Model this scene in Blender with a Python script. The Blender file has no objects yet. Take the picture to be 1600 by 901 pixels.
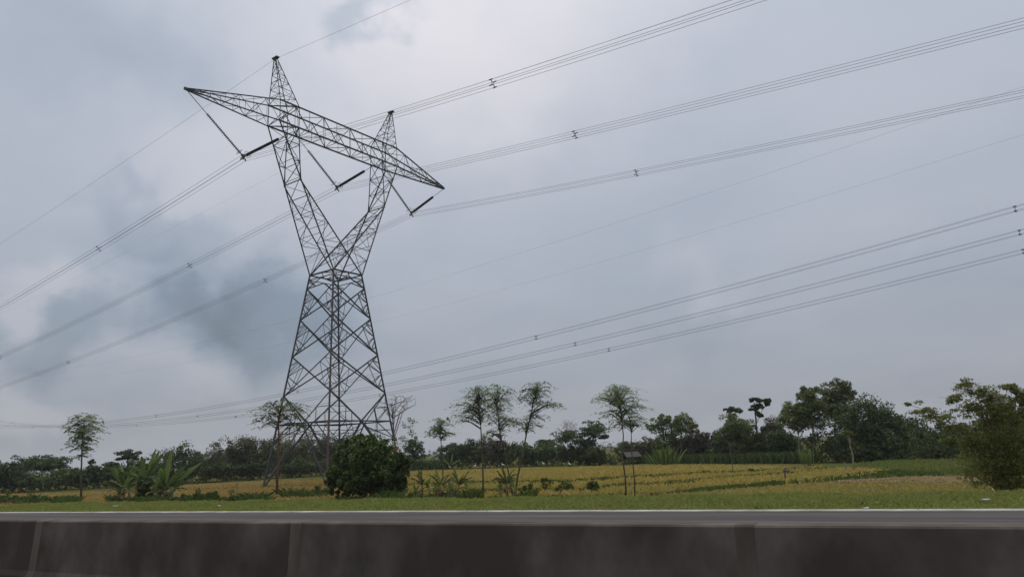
import bpy, math, random
import numpy as np
from mathutils import Vector, Matrix

# ------------------------------------------------------------------ camera
F_PX, PITCH, ROLL, CAM_H = 1120.5, math.radians(12.664), math.radians(2.625), 1.5
scene = bpy.context.scene
col = scene.collection
cd = bpy.data.cameras.new('camera'); cam = bpy.data.objects.new('camera', cd); col.objects.link(cam)
cd.sensor_width = 36.0; cd.lens = 36.0 * F_PX / 1600.0; cd.clip_end = 6000; cd.clip_start = 0.05
fw = Vector((0, math.cos(PITCH), math.sin(PITCH))); up0 = Vector((0, -math.sin(PITCH), math.cos(PITCH))); xx = Vector((1, 0, 0))
rt = xx * math.cos(ROLL) - up0 * math.sin(ROLL); up = xx * math.sin(ROLL) + up0 * math.cos(ROLL)
cam.matrix_world = Matrix(((rt.x, up.x, -fw.x, 0), (rt.y, up.y, -fw.y, 0), (rt.z, up.z, -fw.z, CAM_H), (0, 0, 0, 1)))
scene.camera = cam

def ray(px, py):
    xr = (px - 800) / F_PX; yr = -(py - 450.5) / F_PX
    v = rt * xr + up * yr + fw
    return v
FIELD = -1.4
def gnd(px, py, z=FIELD):
    d = ray(px, py); t = (z - CAM_H) / d.z
    return Vector((d.x * t, d.y * t, z))
def at(px, py, Y):
    d = ray(px, py); t = Y / d.y
    return Vector((d.x * t, Y, CAM_H + d.z * t))

# ------------------------------------------------------------------ sky and sun
world = bpy.data.worlds.new('World'); scene.world = world; world.use_nodes = True
wt = world.node_tree; wt.nodes.clear()
def wn(t, **k):
    n = wt.nodes.new(t)
    for a, b in k.items(): setattr(n, a, b)
    return n
def wl(a, b): wt.links.new(a, b)
SUN_EL, SUN_AZ = math.radians(64), math.radians(-12)
SUN_DIR = Vector((math.sin(SUN_AZ) * math.cos(SUN_EL), math.cos(SUN_AZ) * math.cos(SUN_EL), math.sin(SUN_EL)))
sun_el = math.asin(SUN_DIR.z); sun_az = math.atan2(SUN_DIR.x, SUN_DIR.y)
wo = wn('ShaderNodeOutputWorld'); bg = wn('ShaderNodeBackground'); bg.inputs['Strength'].default_value = 0.1
sky = wn('ShaderNodeTexSky', sky_type='NISHITA', sun_disc=False, sun_elevation=sun_el, sun_rotation=sun_az, air_density=1.2, dust_density=3.0)
tc = wn('ShaderNodeTexCoord')
def wmath(op, a, b=None, clamp=False):
    n = wn('ShaderNodeMath', operation=op); n.use_clamp = clamp
    for i, v in enumerate((a, b)):
        if v is None: continue
        if isinstance(v, (int, float)): n.inputs[i].default_value = v
        else: wl(v, n.inputs[i])
    return n.outputs[0]
def wvec(op, a, b):
    n = wn('ShaderNodeVectorMath', operation=op)
    for i, v in enumerate((a, b)):
        if isinstance(v, (tuple, Vector)): n.inputs[i].default_value = tuple(v)
        else: wl(v, n.inputs[i])
    return n.outputs['Value'] if op in ('DISTANCE', 'DOT_PRODUCT', 'LENGTH') else n.outputs[0]
D = tc.outputs['Generated']
sep = wn('ShaderNodeSeparateXYZ'); wl(D, sep.inputs[0])
zc = wmath('MAXIMUM', sep.outputs[2], 0.0)
# cloud deck: direction projected on a plane overhead
den = wmath('ADD', zc, 0.22)
comb = wn('ShaderNodeCombineXYZ'); wl(wmath('DIVIDE', sep.outputs[0], den), comb.inputs[0]); wl(wmath('DIVIDE', sep.outputs[1], den), comb.inputs[1])
n1 = wn('ShaderNodeTexNoise'); n1.inputs['Scale'].default_value = 1.7; n1.inputs['Detail'].default_value = 6; n1.inputs['Roughness'].default_value = 0.48; n1.inputs['Distortion'].default_value = 0.25
wl(comb.outputs[0], n1.inputs['Vector'])
nw = wn('ShaderNodeTexNoise'); nw.inputs['Scale'].default_value = 8.5; nw.inputs['Detail'].default_value = 5; nw.inputs['Roughness'].default_value = 0.52
wl(D, nw.inputs['Vector'])
wob = wvec('MULTIPLY', wvec('SUBTRACT', nw.outputs['Color'], (0.5, 0.5, 0.5)), (0.22, 0.22, 0.22))
Dw = wvec('ADD', D, wob)
tone = wmath('MULTIPLY', wmath('SUBTRACT', n1.outputs['Fac'], 0.5), 0.30)
# clouds, plus the pane reflection low at left painted as bright sky: (px, py, radius px, amount, feather) + brighter, - darker
CLOUDS_AND_GLARE = [(780, 40, 300, .21, 1), (640, 130, 190, .12, 1), (470, 250, 170, .10, 1), (585, 22, 58, -.26, .6), (660, 10, 40, -.10, .8), (80, 30, 210, -.12, .9), (230, 70, 130, -.09, .9),
          (320, 430, 135, -.17, .45), (390, 478, 160, -.18, .4), (470, 522, 150, -.16, .6), (280, 470, 100, -.12, .4), (240, 338, 85, -.18, .4), (330, 392, 60, .05, .8), (180, 238, 26, -.18, .7),
          (105, 520, 68, -.19, .4), (60, 548, 50, -.08, .8), (300, 580, 120, .13, .8), (45, 440, 70, .15, .5), (40, 625, 60, .14, .4), (200, 180, 120, .07, .9), (330, 250, 110, .06, 1), (1085, 452, 80, .12, .75), (1130, 462, 50, .07, .9), (1085, 496, 85, -.11, .8),
          (1385, 358, 46, .07, .9), (150, 600, 130, -.05, 1), (1000, 330, 240, -.04, 1), (30, 620, 60, .05, .8)]
for (px, py, r, amt, fe) in CLOUDS_AND_GLARE:
    c = ray(px, py).normalized()
    asp = (1, 1, 2.0) if (px < 560 and py > 300) or r < 60 else (1, 1, 1.25)
    ln = wn('ShaderNodeVectorMath', operation='LENGTH'); wl(wvec('MULTIPLY', wvec('SUBTRACT', Dw, tuple(c)), asp), ln.inputs[0]); dist = ln.outputs['Value']
    mr = wn('ShaderNodeMapRange', interpolation_type='SMOOTHSTEP')
    R = r / F_PX
    mr.inputs['From Min'].default_value = R * (1 - fe) * 0.8; mr.inputs['From Max'].default_value = R * 1.35
    mr.inputs['To Min'].default_value = amt; mr.inputs['To Max'].default_value = 0.0
    wl(dist, mr.inputs['Value'])
    tone = wmath('ADD', tone, mr.outputs[0])
ramp = wn('ShaderNodeValToRGB')
el = ramp.color_ramp.elements
el[0].position = 0.0; el[0].color = (.345, .36, .405, 1)
el[1].position = 1.0; el[1].color = (.98, 1.0, 1.06, 1)
for ps, c in ((.08, (.338, .37, .435, 1)), (.22, (.40, .44, .52, 1)), (.5, (.525, .562, .65, 1))):
    e = ramp.color_ramp.elements.new(ps); e.color = c
wl(zc, ramp.inputs[0])
mul = wmath('ADD', tone, 1.0)
tint = wn('ShaderNodeMix', data_type='RGBA'); wl(wmath('ADD', wmath('MULTIPLY', tone, 1.6), .5, True), tint.inputs['Factor'])
tint.inputs['A'].default_value = (.90, 1.0, 1.06, 1); tint.inputs['B'].default_value = (1.10, 1.0, .92, 1)
c1 = wvec('MULTIPLY', ramp.outputs[0], tint.outputs['Result'])
sc = wn('ShaderNodeVectorMath', operation='SCALE'); wl(c1, sc.inputs[0]); wl(wmath('MULTIPLY', mul, 10.0), sc.inputs['Scale'])
mixs = wn('ShaderNodeMix', data_type='RGBA'); mixs.inputs['Factor'].default_value = 0.94
wl(sky.outputs[0], mixs.inputs['A']); wl(sc.outputs[0], mixs.inputs['B'])
wl(mixs.outputs['Result'], bg.inputs['Color']); wl(bg.outputs[0], wo.inputs['Surface'])

sl = bpy.data.lights.new('sun', 'SUN'); sl.energy = 1.4; sl.angle = math.radians(18); sl.color = (1, .95, .86)
so = bpy.data.objects.new('sun', sl); col.objects.link(so); so.location = (0, 0, 80)
so.rotation_euler = SUN_DIR.to_track_quat('Z', 'Y').to_euler()
vs = scene.view_settings; vs.view_transform = 'Standard'; vs.look = 'None'; vs.exposure = 0.0; vs.gamma = 1.0; vs.use_curve_mapping = False

# ------------------------------------------------------------------ helpers
RNG = np.random.default_rng(7)
random.seed(5)
TH = math.radians(27.3)
NV = Vector((math.sin(TH), math.cos(TH), 0)); RV = Vector((math.cos(TH), -math.sin(TH), 0))   # across and along the road
def rn(r, n, z=0.0): return RV * r + NV * n + Vector((0, 0, z))

def mesh_np(name, verts, faces, smooth=False):
    me = bpy.data.meshes.new(name)
    verts = np.asarray(verts, np.float32); faces = np.asarray(faces, np.int32)
    k = faces.shape[1]
    me.vertices.add(len(verts)); me.vertices.foreach_set('co', verts.ravel())
    me.loops.add(faces.size); me.loops.foreach_set('vertex_index', faces.ravel())
    me.polygons.add(len(faces)); me.polygons.foreach_set('loop_start', np.arange(0, faces.size, k, dtype=np.int32))
    me.update(calc_edges=True)
    if smooth: me.shade_smooth()
    return me
def obj(name, me, m=None, parent=None, loc=(0, 0, 0)):
    o = bpy.data.objects.new(name, me); col.objects.link(o)
    o.location = loc
    if m is not None and not me.materials: me.materials.append(m)
    if parent is not None: o.parent = parent
    return o
def empty(name, loc=(0, 0, 0), rz=0):
    o = bpy.data.objects.new(name, None); col.objects.link(o); o.location = loc; o.rotation_euler = (0, 0, rz); o.empty_display_size = .3
    return o
def tag(o, label=None, cat=None, group=None, kind=None):
    if label: o['label'] = label
    if cat: o['category'] = cat
    if group: o['group'] = group
    if kind: o['kind'] = kind
    return o
class MB:
    def __init__(s): s.v = []; s.f = []
    def add(s, v, f):
        b = len(s.v); s.v += [tuple(q) for q in v]; s.f += [tuple(i + b for i in q) for q in f]; return s
    def box(s, x0, x1, y0, y1, z0, z1):
        return s.add([(x, y, z) for z in (z0, z1) for y in (y0, y1) for x in (x0, x1)],
                     [(0, 2, 3, 1), (4, 5, 7, 6), (0, 1, 5, 4), (2, 6, 7, 3), (0, 4, 6, 2), (1, 3, 7, 5)])
    def tube(s, pts, rad, n=6, caps=True):
        pts = [Vector(p) for p in pts]
        if not hasattr(rad, '__len__'): rad = [rad] * len(pts)
        b = len(s.v); ref = None
        for i, p in enumerate(pts):
            d = (pts[min(i + 1, len(pts) - 1)] - pts[max(i - 1, 0)])
            d = d.normalized() if d.length > 1e-9 else Vector((0, 0, 1))
            if ref is None: ref = Vector((0, 0, 1)) if abs(d.z) < .9 else Vector((1, 0, 0))
            a = d.cross(ref); a = a.normalized() if a.length > 1e-6 else Vector((1, 0, 0)); c = a.cross(d)
            ref = c if False else ref
            for k in range(n):
                t = 2 * math.pi * k / n
                s.v.append(tuple(p + (a * math.cos(t) + c * math.sin(t)) * rad[i]))
        for i in range(len(pts) - 1):
            for k in range(n):
                k2 = (k + 1) % n
                s.f.append((b + i * n + k, b + i * n + k2, b + (i + 1) * n + k2, b + (i + 1) * n + k))
        if caps:
            s.f.append(tuple(b + k for k in range(n))[::-1]); e = b + (len(pts) - 1) * n
            s.f.append(tuple(e + k for k in range(n)))
        return s
    def mesh(s, name, smooth=False):
        me = bpy.data.meshes.new(name); me.from_pydata(s.v, [], s.f); me.update()
        if smooth: me.shade_smooth()
        return me
    def build(s, name, m, parent=None, loc=(0, 0, 0), smooth=False): return obj(name, s.mesh(name, smooth), m, parent, loc)

# ------------------------------------------------------------------ materials
def mat(name, c1, c2=None, scale=3.0, rough=.85, detail=5, metallic=0, bump=0, coords='Object', stretch=(1, 1, 1), c3=None, scale3=.4, spec=.3):
    m = bpy.data.materials.new(name); m.use_nodes = True; t = m.node_tree; b = t.nodes['Principled BSDF']
    b.inputs['Roughness'].default_value = rough; b.inputs['Metallic'].default_value = metallic; b.inputs['Specular IOR Level'].default_value = spec
    if c2 is None: b.inputs['Base Color'].default_value = (*c1, 1); return m
    co = t.nodes.new('ShaderNodeTexCoord'); mp = t.nodes.new('ShaderNodeMapping'); mp.inputs['Scale'].default_value = stretch
    if coords == 'World': t.links.new(t.nodes.new('ShaderNodeNewGeometry').outputs['Position'], mp.inputs[0])
    else: t.links.new(co.outputs[coords], mp.inputs[0])
    n = t.nodes.new('ShaderNodeTexNoise'); n.inputs['Scale'].default_value = scale; n.inputs['Detail'].default_value = detail; n.inputs['Roughness'].default_value = .6
    t.links.new(mp.outputs[0], n.inputs['Vector'])
    r = t.nodes.new('ShaderNodeValToRGB'); r.color_ramp.elements[0].position = .32; r.color_ramp.elements[1].position = .68
    r.color_ramp.elements[0].color = (*c1, 1); r.color_ramp.elements[1].color = (*c2, 1)
    t.links.new(n.outputs['Fac'], r.inputs[0]); out = r.outputs[0]
    if c3 is not None:
        n3 = t.nodes.new('ShaderNodeTexNoise'); n3.inputs['Scale'].default_value = scale3; n3.inputs['Detail'].default_value = 4
        t.links.new(mp.outputs[0], n3.inputs['Vector'])
        r3 = t.nodes.new('ShaderNodeValToRGB'); r3.color_ramp.elements[0].position = .42; r3.color_ramp.elements[1].position = .62
        t.links.new(n3.outputs['Fac'], r3.inputs[0])
        mx = t.nodes.new('ShaderNodeMix'); mx.data_type = 'RGBA'; t.links.new(r3.outputs[0], mx.inputs['Factor'])
        t.links.new(out, mx.inputs['A']); mx.inputs['B'].default_value = (*c3, 1); out = mx.outputs['Result']
    t.links.new(out, b.inputs['Base Color'])
    if bump:
        bp = t.nodes.new('ShaderNodeBump'); bp.inputs['Strength'].default_value = bump; bp.inputs['Distance'].default_value = .02
        t.links.new(n.outputs['Fac'], bp.inputs['Height']); t.links.new(bp.outputs[0], b.inputs['Normal'])
    return m
def leafmat(name, dark, light, trans=.3, rough=.6, patch=None, pscale=.35):
    """leaf colour varies from leaf to leaf and from plant to plant"""
    m = bpy.data.materials.new(name); m.use_nodes = True; t = m.node_tree; t.nodes.clear()
    o = t.nodes.new('ShaderNodeOutputMaterial'); p = t.nodes.new('ShaderNodeBsdfPrincipled'); tr = t.nodes.new('ShaderNodeBsdfTranslucent'); ms = t.nodes.new('ShaderNodeMixShader')
    g = t.nodes.new('ShaderNodeNewGeometry'); r = t.nodes.new('ShaderNodeValToRGB')
    r.color_ramp.elements[0].color = (*dark, 1); r.color_ramp.elements[1].color = (*light, 1); r.color_ramp.elements[0].position = .1; r.color_ramp.elements[1].position = .95
    t.links.new(g.outputs['Random Per Island'], r.inputs[0]); out = r.outputs[0]
    if patch is not None:
        co = t.nodes.new('ShaderNodeTexCoord'); n = t.nodes.new('ShaderNodeTexNoise'); n.inputs['Scale'].default_value = pscale; n.inputs['Detail'].default_value = 4
        t.links.new(co.outputs['Object'], n.inputs['Vector'])
        rr = t.nodes.new('ShaderNodeValToRGB'); rr.color_ramp.elements[0].position = .44; rr.color_ramp.elements[1].position = .62
        t.links.new(n.outputs['Fac'], rr.inputs[0])
        mx = t.nodes.new('ShaderNodeMix'); mx.data_type = 'RGBA'; t.links.new(rr.outputs[0], mx.inputs['Factor']); t.links.new(out, mx.inputs['A']); mx.inputs['B'].default_value = (*patch, 1); out = mx.outputs['Result']
    oi = t.nodes.new('ShaderNodeObjectInfo'); hs = t.nodes.new('ShaderNodeHueSaturation')
    mr = t.nodes.new('ShaderNodeMapRange'); mr.inputs['To Min'].default_value = .8; mr.inputs['To Max'].default_value = 1.2
    t.links.new(oi.outputs['Random'], mr.inputs['Value']); t.links.new(mr.outputs[0], hs.inputs['Value']); t.links.new(out, hs.inputs['Color'])
    p.inputs['Roughness'].default_value = rough; p.inputs['Specular IOR Level'].default_value = .25
    t.links.new(hs.outputs[0], p.inputs['Base Color']); t.links.new(hs.outputs[0], tr.inputs['Color'])
    ms.inputs[0].default_value = trans
    t.links.new(p.outputs[0], ms.inputs[1]); t.links.new(tr.outputs[0], ms.inputs[2]); t.links.new(ms.outputs[0], o.inputs['Surface'])
    return m
M = {
 'soil': mat('field_soil', (.085, .075, .03), (.13, .11, .042), .7, 1.0, 6, c3=(.06, .075, .022), scale3=.06, spec=0),
 'bare': mat('bare_soil', (.13, .085, .05), (.25, .17, .105), 1.6, 1.0, 7, c3=(.12, .11, .04), scale3=.7, spec=0),
 'pave': mat('worn_pavement', (.055, .050, .050), (.125, .115, .112), 1.1, .9, 8, stretch=(.12, 2.2, 1), c3=(.06, .055, .055), scale3=.8, spec=.1),
 'barrier': mat('stained_concrete', (.060, .050, .044), (.170, .143, .124), 1.1, .95, 12, bump=.6, coords='World', stretch=(1, 1, .75), c3=(.066, .053, .045), scale3=1.3, spec=.1),
 'grout': mat('joint_grout', (.072, .059, .05), (.16, .132, .11), 1.3, .95, 9, coords='World', stretch=(1, 1, .5), spec=.1),
 'kerb': mat('pale_kerb', (.22, .21, .195), (.50, .48, .45), 1.2, .95, 9, coords='World', spec=.1),
 'verge': mat('verge_soil', (.07, .085, .02), (.11, .12, .035), 2, 1.0, 5, spec=0),
 'steel': mat('galvanised_steel', (.048, .048, .050), (.115, .114, .112), .35, .7, 4, metallic=.1),
 'rust': mat('rust_stained_steel', (.085, .064, .052), (.14, .108, .088), .6, .75, 4, metallic=.05),
 'bright': mat('clean_galvanised_steel', (.16, .165, .165), (.24, .24, .235), .8, .6, 4, metallic=.1),
 'wire': mat('weathered_conductor', (.07, .072, .078), rough=.6, metallic=.2),
 'disc': mat('dark_glazed_porcelain', (.018, .017, .018), (.03, .028, .028), 6, .6, spec=.2),
 'bark': mat('grey_brown_bark', (.07, .055, .04), (.13, .105, .08), 3, .9, 6, stretch=(1, 1, .3)),
 'barkred': mat('reddish_bark', (.10, .055, .035), (.17, .095, .06), 3, .9, 6, stretch=(1, 1, .3)),
 'barkpale': mat('pale_bark', (.20, .17, .125), (.33, .28, .21), 3, .9, 6, stretch=(1, 1, .3)),
 'twig': mat('dry_twig', (.16, .135, .125), (.24, .205, .19), 3, .9, 4),
 'wood': mat('weathered_wood', (.10, .085, .065), (.17, .145, .115), 4, .9, 5),
 'thatch': mat('grey_thatch', (.075, .07, .062), (.14, .13, .118), 5, 1.0, 5, spec=0),
 'white': mat('white_plumage', (.75, .75, .73)),
 'bill': mat('yellow_bill', (.5, .33, .05)),
 'plastic': mat('pale_plastic', (.34, .35, .35), (.48, .48, .47), 5, .6),
 'rag': mat('faded_cloth', (.10, .08, .08), (.16, .13, .12), 6, .9),
 'plate': mat('enamel_plate', (.62, .60, .56), (.72, .70, .66), 5, .5),
 'platered': mat('brown_plate', (.22, .10, .06), (.30, .14, .09), 5, .6),
 'stem': mat('banana_stem', (.13, .10, .05), (.22, .19, .09), 3, .8, 5, stretch=(1, 1, .3)),
 'l_mango': leafmat('mango_leaf', (0.038, 0.066, 0.015), (0.14, 0.19, 0.042), 0.3, .5),
 'l_dark': leafmat('dark_leaf', (0.04, 0.062, 0.022), (0.108, 0.142, 0.048), 0.3),
 'l_mid': leafmat('mid_leaf', (0.055, 0.083, 0.026), (0.15, 0.185, 0.06), 0.3),
 'l_teak': leafmat('teak_leaf', (0.06, 0.074, 0.03), (0.215, 0.22, 0.105), 0.3),
 'l_light': leafmat('light_leaf', (0.085, 0.12, 0.036), (0.215, 0.25, 0.085), 0.42),
 'l_feather': leafmat('feathery_leaf', (0.12, 0.165, 0.07), (0.24, 0.29, 0.135), 0.5),
 'l_brown': leafmat('brownish_leaf', (0.075, 0.07, 0.042), (0.16, 0.145, 0.09), 0.25),
 'l_olive': leafmat('olive_leaf', (.13, .15, .042), (.31, .32, .10), .5),
 'l_yellow': leafmat('yellow_green_leaf', (.09, .12, .02), (.20, .24, .045), .35),
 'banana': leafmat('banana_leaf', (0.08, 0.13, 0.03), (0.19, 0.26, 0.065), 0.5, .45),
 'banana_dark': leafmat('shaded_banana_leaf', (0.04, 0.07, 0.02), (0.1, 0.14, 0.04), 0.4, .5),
 'banana_dry': leafmat('dry_banana_leaf', (0.06, 0.04, 0.025), (0.17, 0.115, 0.07), 0.2, .8),
 'rice': leafmat('ripe_rice', (0.46, 0.345, 0.09), (0.66, 0.52, 0.155), 0.3, .8, patch=(.48, .40, .11), pscale=.12),
 'rice_left': leafmat('ripe_rice_left', (0.44, 0.325, 0.105), (0.64, 0.485, 0.18), 0.3, .8, patch=(.50, .33, .10), pscale=.1),
 'ricegreen': leafmat('green_rice', (0.17, 0.21, 0.05), (0.27, 0.31, 0.085), 0.35, .7),
 'meadow': leafmat('yellowing_grass', (0.33, 0.27, 0.075), (0.5, 0.42, 0.13), 0.3, .8, patch=(.34, .30, .09), pscale=.25),
 'bund': leafmat('bund_grass', (0.06, 0.095, 0.022), (0.12, 0.165, 0.035), 0.3, .8),
 'stubble': leafmat('dry_straw', (.20, .145, .08), (.38, .29, .17), .2, .9),
 'grass': leafmat('verge_grass', (0.155, 0.19, 0.045), (0.285, 0.32, 0.09), 0.4, .8, patch=(.24, .25, .07), pscale=.6),
 'weed': leafmat('weed_leaf', (0.05, 0.09, 0.02), (0.12, 0.18, 0.04), 0.3, .7),
 'corn': leafmat('corn_leaf', (0.035, 0.06, 0.02), (0.09, 0.125, 0.04), 0.3, .6),
 'farwood': leafmat('far_wood_leaf', (.03, .045, .022), (.07, .085, .04), .2),
}

# ------------------------------------------------------------------ the setting
FIELD_POLY = []
def strip(name, prof, r0, r1, m, nseg=1, kind='structure', wob=0):
    """a ribbon along the road: prof = [(n, z)...] swept from r0 to r1"""
    v, f = [], []
    rs = np.linspace(r0, r1, nseg + 1)
    for i, r in enumerate(rs):
        for (n, z) in prof: v.append((r, n, z))
    k = len(prof)
    for i in range(nseg):
        for j in range(k - 1): f.append((i * k + j, (i + 1) * k + j, (i + 1) * k + j + 1, i * k + j + 1))
    me = bpy.data.meshes.new(name); me.from_pydata(v, [], f); me.update()
    o = obj(name, me, m); o.rotation_euler = (0, 0, -TH); tag(o, kind=kind)
    return o
# ground: one sheet out to the horizon, finer near the camera
def axis(lo, hi): 
    near = np.linspace(-150, 150, 76); far = np.geomspace(190, 2400, 12)
    a = np.concatenate([-far[::-1], near, far]); return a
gx = axis(0, 0); gy = axis(0, 0)
GX, GY = np.meshgrid(gx, gy)
GZ = np.full(GX.shape, FIELD) + .05 * np.sin(GX * .21 + GY * .07) * np.sin(GY * .17 - GX * .05) - .05
nn_ = GX * NV.x + GY * NV.y
GZ = np.where(nn_ < 22, FIELD - .5, GZ)
GV = np.stack([GX, GY, GZ], -1).reshape(-1, 3); w_ = len(gx)
ii = np.arange(len(gy) - 1)[:, None] * w_ + np.arange(w_ - 1)[None, :]
GF = np.stack([ii, ii + 1, ii + w_ + 1, ii + w_], -1).reshape(-1, 4)
tag(obj('ground', mesh_np('ground', GV, GF, True), M['soil']), kind='structure')
strip('embankment', [(-30, FIELD - 1), (-14, -.02), (16.75, -.02), (18.6, .0), (20.3, -.06), (21.4, -.35), (25.5, FIELD - .12), (27, FIELD - .8)], -160, 160, M['verge'], 40)
strip('near_carriageway', [(-10, 0.0), (6.15, 0.0)], -160, 160, M['pave'], 1)
strip('far_carriageway', [(6.95, 0.0), (16.45, 0.0)], -160, 160, M['pave'], 1)
strip('pavement_kerb', [(16.40, -.01), (16.41, .014), (16.72, .016), (16.75, -.03)], -160, 160, M['kerb'], 1)

# tufts: crossed tapering blades scattered on the ground
def blades(name, pts, h, w, m, per=3, lean=.35, kind='stuff', hv=.35, label=None, cat=None):
    n = len(pts); P = np.repeat(np.asarray(pts, np.float32), per, 0); N = len(P)
    h = np.repeat(h, n * per) if np.isscalar(h) else np.repeat(h, per)
    H = h * (1 + hv * (RNG.random(N) * 2 - 1)); a = RNG.random(N) * 2 * np.pi
    dx, dy = np.cos(a), np.sin(a); W = w * (.6 + .8 * RNG.random(N))
    off = RNG.normal(0, w * 1.2, (N, 2)); P = P.copy(); P[:, :2] += off
    l = RNG.normal(0, lean, (N, 2)) * H[:, None]
    v = np.zeros((N, 4, 3), np.float32)
    v[:, 0] = P; v[:, 0, 0] -= dx * W / 2; v[:, 0, 1] -= dy * W / 2
    v[:, 1] = P; v[:, 1, 0] += dx * W / 2; v[:, 1, 1] += dy * W / 2
    v[:, 2] = P; v[:, 2, :2] += l * .45 + np.stack([dx, dy], -1) * W[:, None] * .45; v[:, 2, 2] += H * .72
    v[:, 3] = P; v[:, 3, :2] += l; v[:, 3, 2] += H * (1 - .1 * RNG.random(N))
    i = np.arange(N)[:, None] * 4
    f = np.concatenate([i, i + 1, i + 2, i + 3], 1)
    o = obj(name, mesh_np(name, v.reshape(-1, 3), f), m); tag(o, label, cat, kind=kind)
    return o
def inpoly(P, poly):
    x, y = P[:, 0], P[:, 1]; c = np.zeros(len(P), bool); k = len(poly)
    for i in range(k):
        x1, y1 = poly[i][:2]; x2, y2 = poly[(i + 1) % k][:2]
        t = ((y1 > y) != (y2 > y)) & (x < (x2 - x1) * (y - y1) / (y2 - y1 + 1e-12) + x1); c ^= t
    return c
def linedist(P, line):
    d = np.full(len(P), 1e9)
    for i in range(len(line) - 1):
        a = np.array(line[i][:2]); b = np.array(line[i + 1][:2]); ab = b - a
        t = np.clip(((P - a) @ ab) / (ab @ ab), 0, 1); d = np.minimum(d, np.linalg.norm(P - (a + t[:, None] * ab), axis=1))
    return d
def pxpoly(pl): return [tuple(gnd(x, y)) for x, y in pl]
def scatter(poly, dens):
    q = np.array([p[:2] for p in poly]); lo, hi = q.min(0), q.max(0)
    n = int(dens * np.prod(hi - lo)); P = lo + RNG.random((n, 2)) * (hi - lo)
    return P[inpoly(P, poly)]
def z3(P, z=FIELD - .03): return np.concatenate([P, np.full((len(P), 1), z)], 1)

BUND_PX = [[(640, 752), (720, 750), (860, 748), (975, 741), (1080, 736), (1180, 733), (1300, 729)],
           [(640, 764), (760, 761), (900, 760), (980, 752), (1080, 747), (1147, 741), (1240, 737)],
           [(560, 780), (800, 775), (930, 771), (1040, 768), (1143, 756), (1226, 750), (1306, 742), (1395, 733), (1480, 731), (1560, 731)],
           [(-40, 777), (160, 776), (277, 762), (400, 757), (520, 754)], [(260, 771), (400, 766), (560, 762)]]
BUNDS = [pxpoly(b) for b in BUND_PX]
def project(P):
    v = np.asarray(P, float) - np.array([0, 0, CAM_H]); x = v @ np.array(rt); y = v @ np.array(up); z = v @ np.array(fw)
    return 800 + F_PX * x / z, 450.5 - F_PX * y / z
RH = .32                                              # height of the rice
def pxz(pl, z): return [tuple(gnd(x, y, z)) for x, y in pl]
def fade(x): t = np.clip((1290 - np.asarray(x)) / 240, 0, 1); return t * t * (3 - 2 * t)
def pxlev(pl, lv, h): return [tuple(gnd(x, y, FIELD + lv * float(fade(x)) + h)) for x, y in pl]
def terrace(name, poly, z):
    n = len(poly); v = [(p[0], p[1], FIELD - .3) for p in poly] + [(p[0], p[1], FIELD + (z - FIELD) * float(fade(project([p])[0][0])) - .02) for p in poly]
    f = [tuple(range(n, 2 * n))] + [(i, (i + 1) % n, (i + 1) % n + n, i + n) for i in range(n)]
    me = bpy.data.meshes.new(name); me.from_pydata(v, [], f); me.update(); tag(obj(name, me, M['verge']), kind='structure')
farR = [(560, 738), (641, 735), (760, 731), (900, 727), (1040, 725), (1180, 724.5), (1270, 726), (1350, 727)]
b1, b2, b3 = BUND_PX[0], BUND_PX[1], BUND_PX[2][:8]
LV = [0.0, .26, .52]
def smooth_line(l, k=5):
    xs = np.linspace(l[0][0], l[-1][0], len(l) * k); ys = np.interp(xs, [p[0] for p in l], [p[1] for p in l]); return [(x, y + .6 * math.sin(x * .05) + .4 * math.sin(x * .13)) for x, y in zip(xs, ys)]
b1s, b2s, b3s = smooth_line(b1), smooth_line(b2), smooth_line(b3)
polys = [(pxz(b3s, FIELD + LV[0] + RH * .6) + pxz(b2s[::-1], FIELD + LV[0] + RH), LV[0]),
         (pxlev(b2s, LV[1], RH * .5) + pxlev(b1s[::-1], LV[1], RH), LV[1]),
         (pxlev(b1s, LV[2], RH * .5) + pxlev(farR[::-1], LV[2], RH), LV[2])]
# the right-hand tail of the lowest plot, up to the green rice
polys.append((pxz([(1226, 751), (1306, 743), (1392, 733), (1340, 728.5), (1300, 730), (1240, 738)], FIELD + RH * .8), 0.0))
bank = []; allp = []
for i, (pl, lv) in enumerate(polys):
    if lv > 0: terrace('rice_terrace', pl, FIELD + lv)
    P = scatter(pl, 11 if i < 2 else 9); allp.append((P, lv))
    if i < 3:
        e = pl[:len((b3s, b2s, b1s)[i])]
        for k in range(len(e) - 1):
            a_, c_ = np.array(e[k]), np.array(e[k + 1]); n = int(np.linalg.norm(c_ - a_) * 22); t = RNG.random((n, 1)); q = a_ + t * (c_ - a_)
            q[:, :2] += RNG.normal(0, .12, (n, 2)) - np.array([0, .25]); fx = fade(project(q)[0]); q[:, 2] = FIELD + (LV[i - 1] if i else -.03) * fx + RNG.random(n) * (.2 if i else .02) * fx; bank.append(q)
PP = []
for P, lv in allp:
    q = z3(P, FIELD); q[:, 2] += lv * fade(project(q)[0]) - .03; PP.append(q)
PP = np.concatenate(PP)
rice_h = RH * (1 + .12 * np.sin(PP[:, 0] * .33) * np.cos(PP[:, 1] * .41))
blades('ripe_rice', PP, rice_h, .075, M['rice'], 3, .42, label='golden ripe rice standing in the fields right of the pylon', cat='rice')
bl = smooth_line([(262, 764), (277, 762), (400, 757), (520, 754), (590, 752)])
tl_poly = pxz(bl, FIELD + .28 + RH * .5) + pxz([(590, 743), (520, 746), (400, 750), (277, 757)], FIELD + .28 + RH)
terrace('rice_terrace', tl_poly, FIELD + .28)
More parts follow.
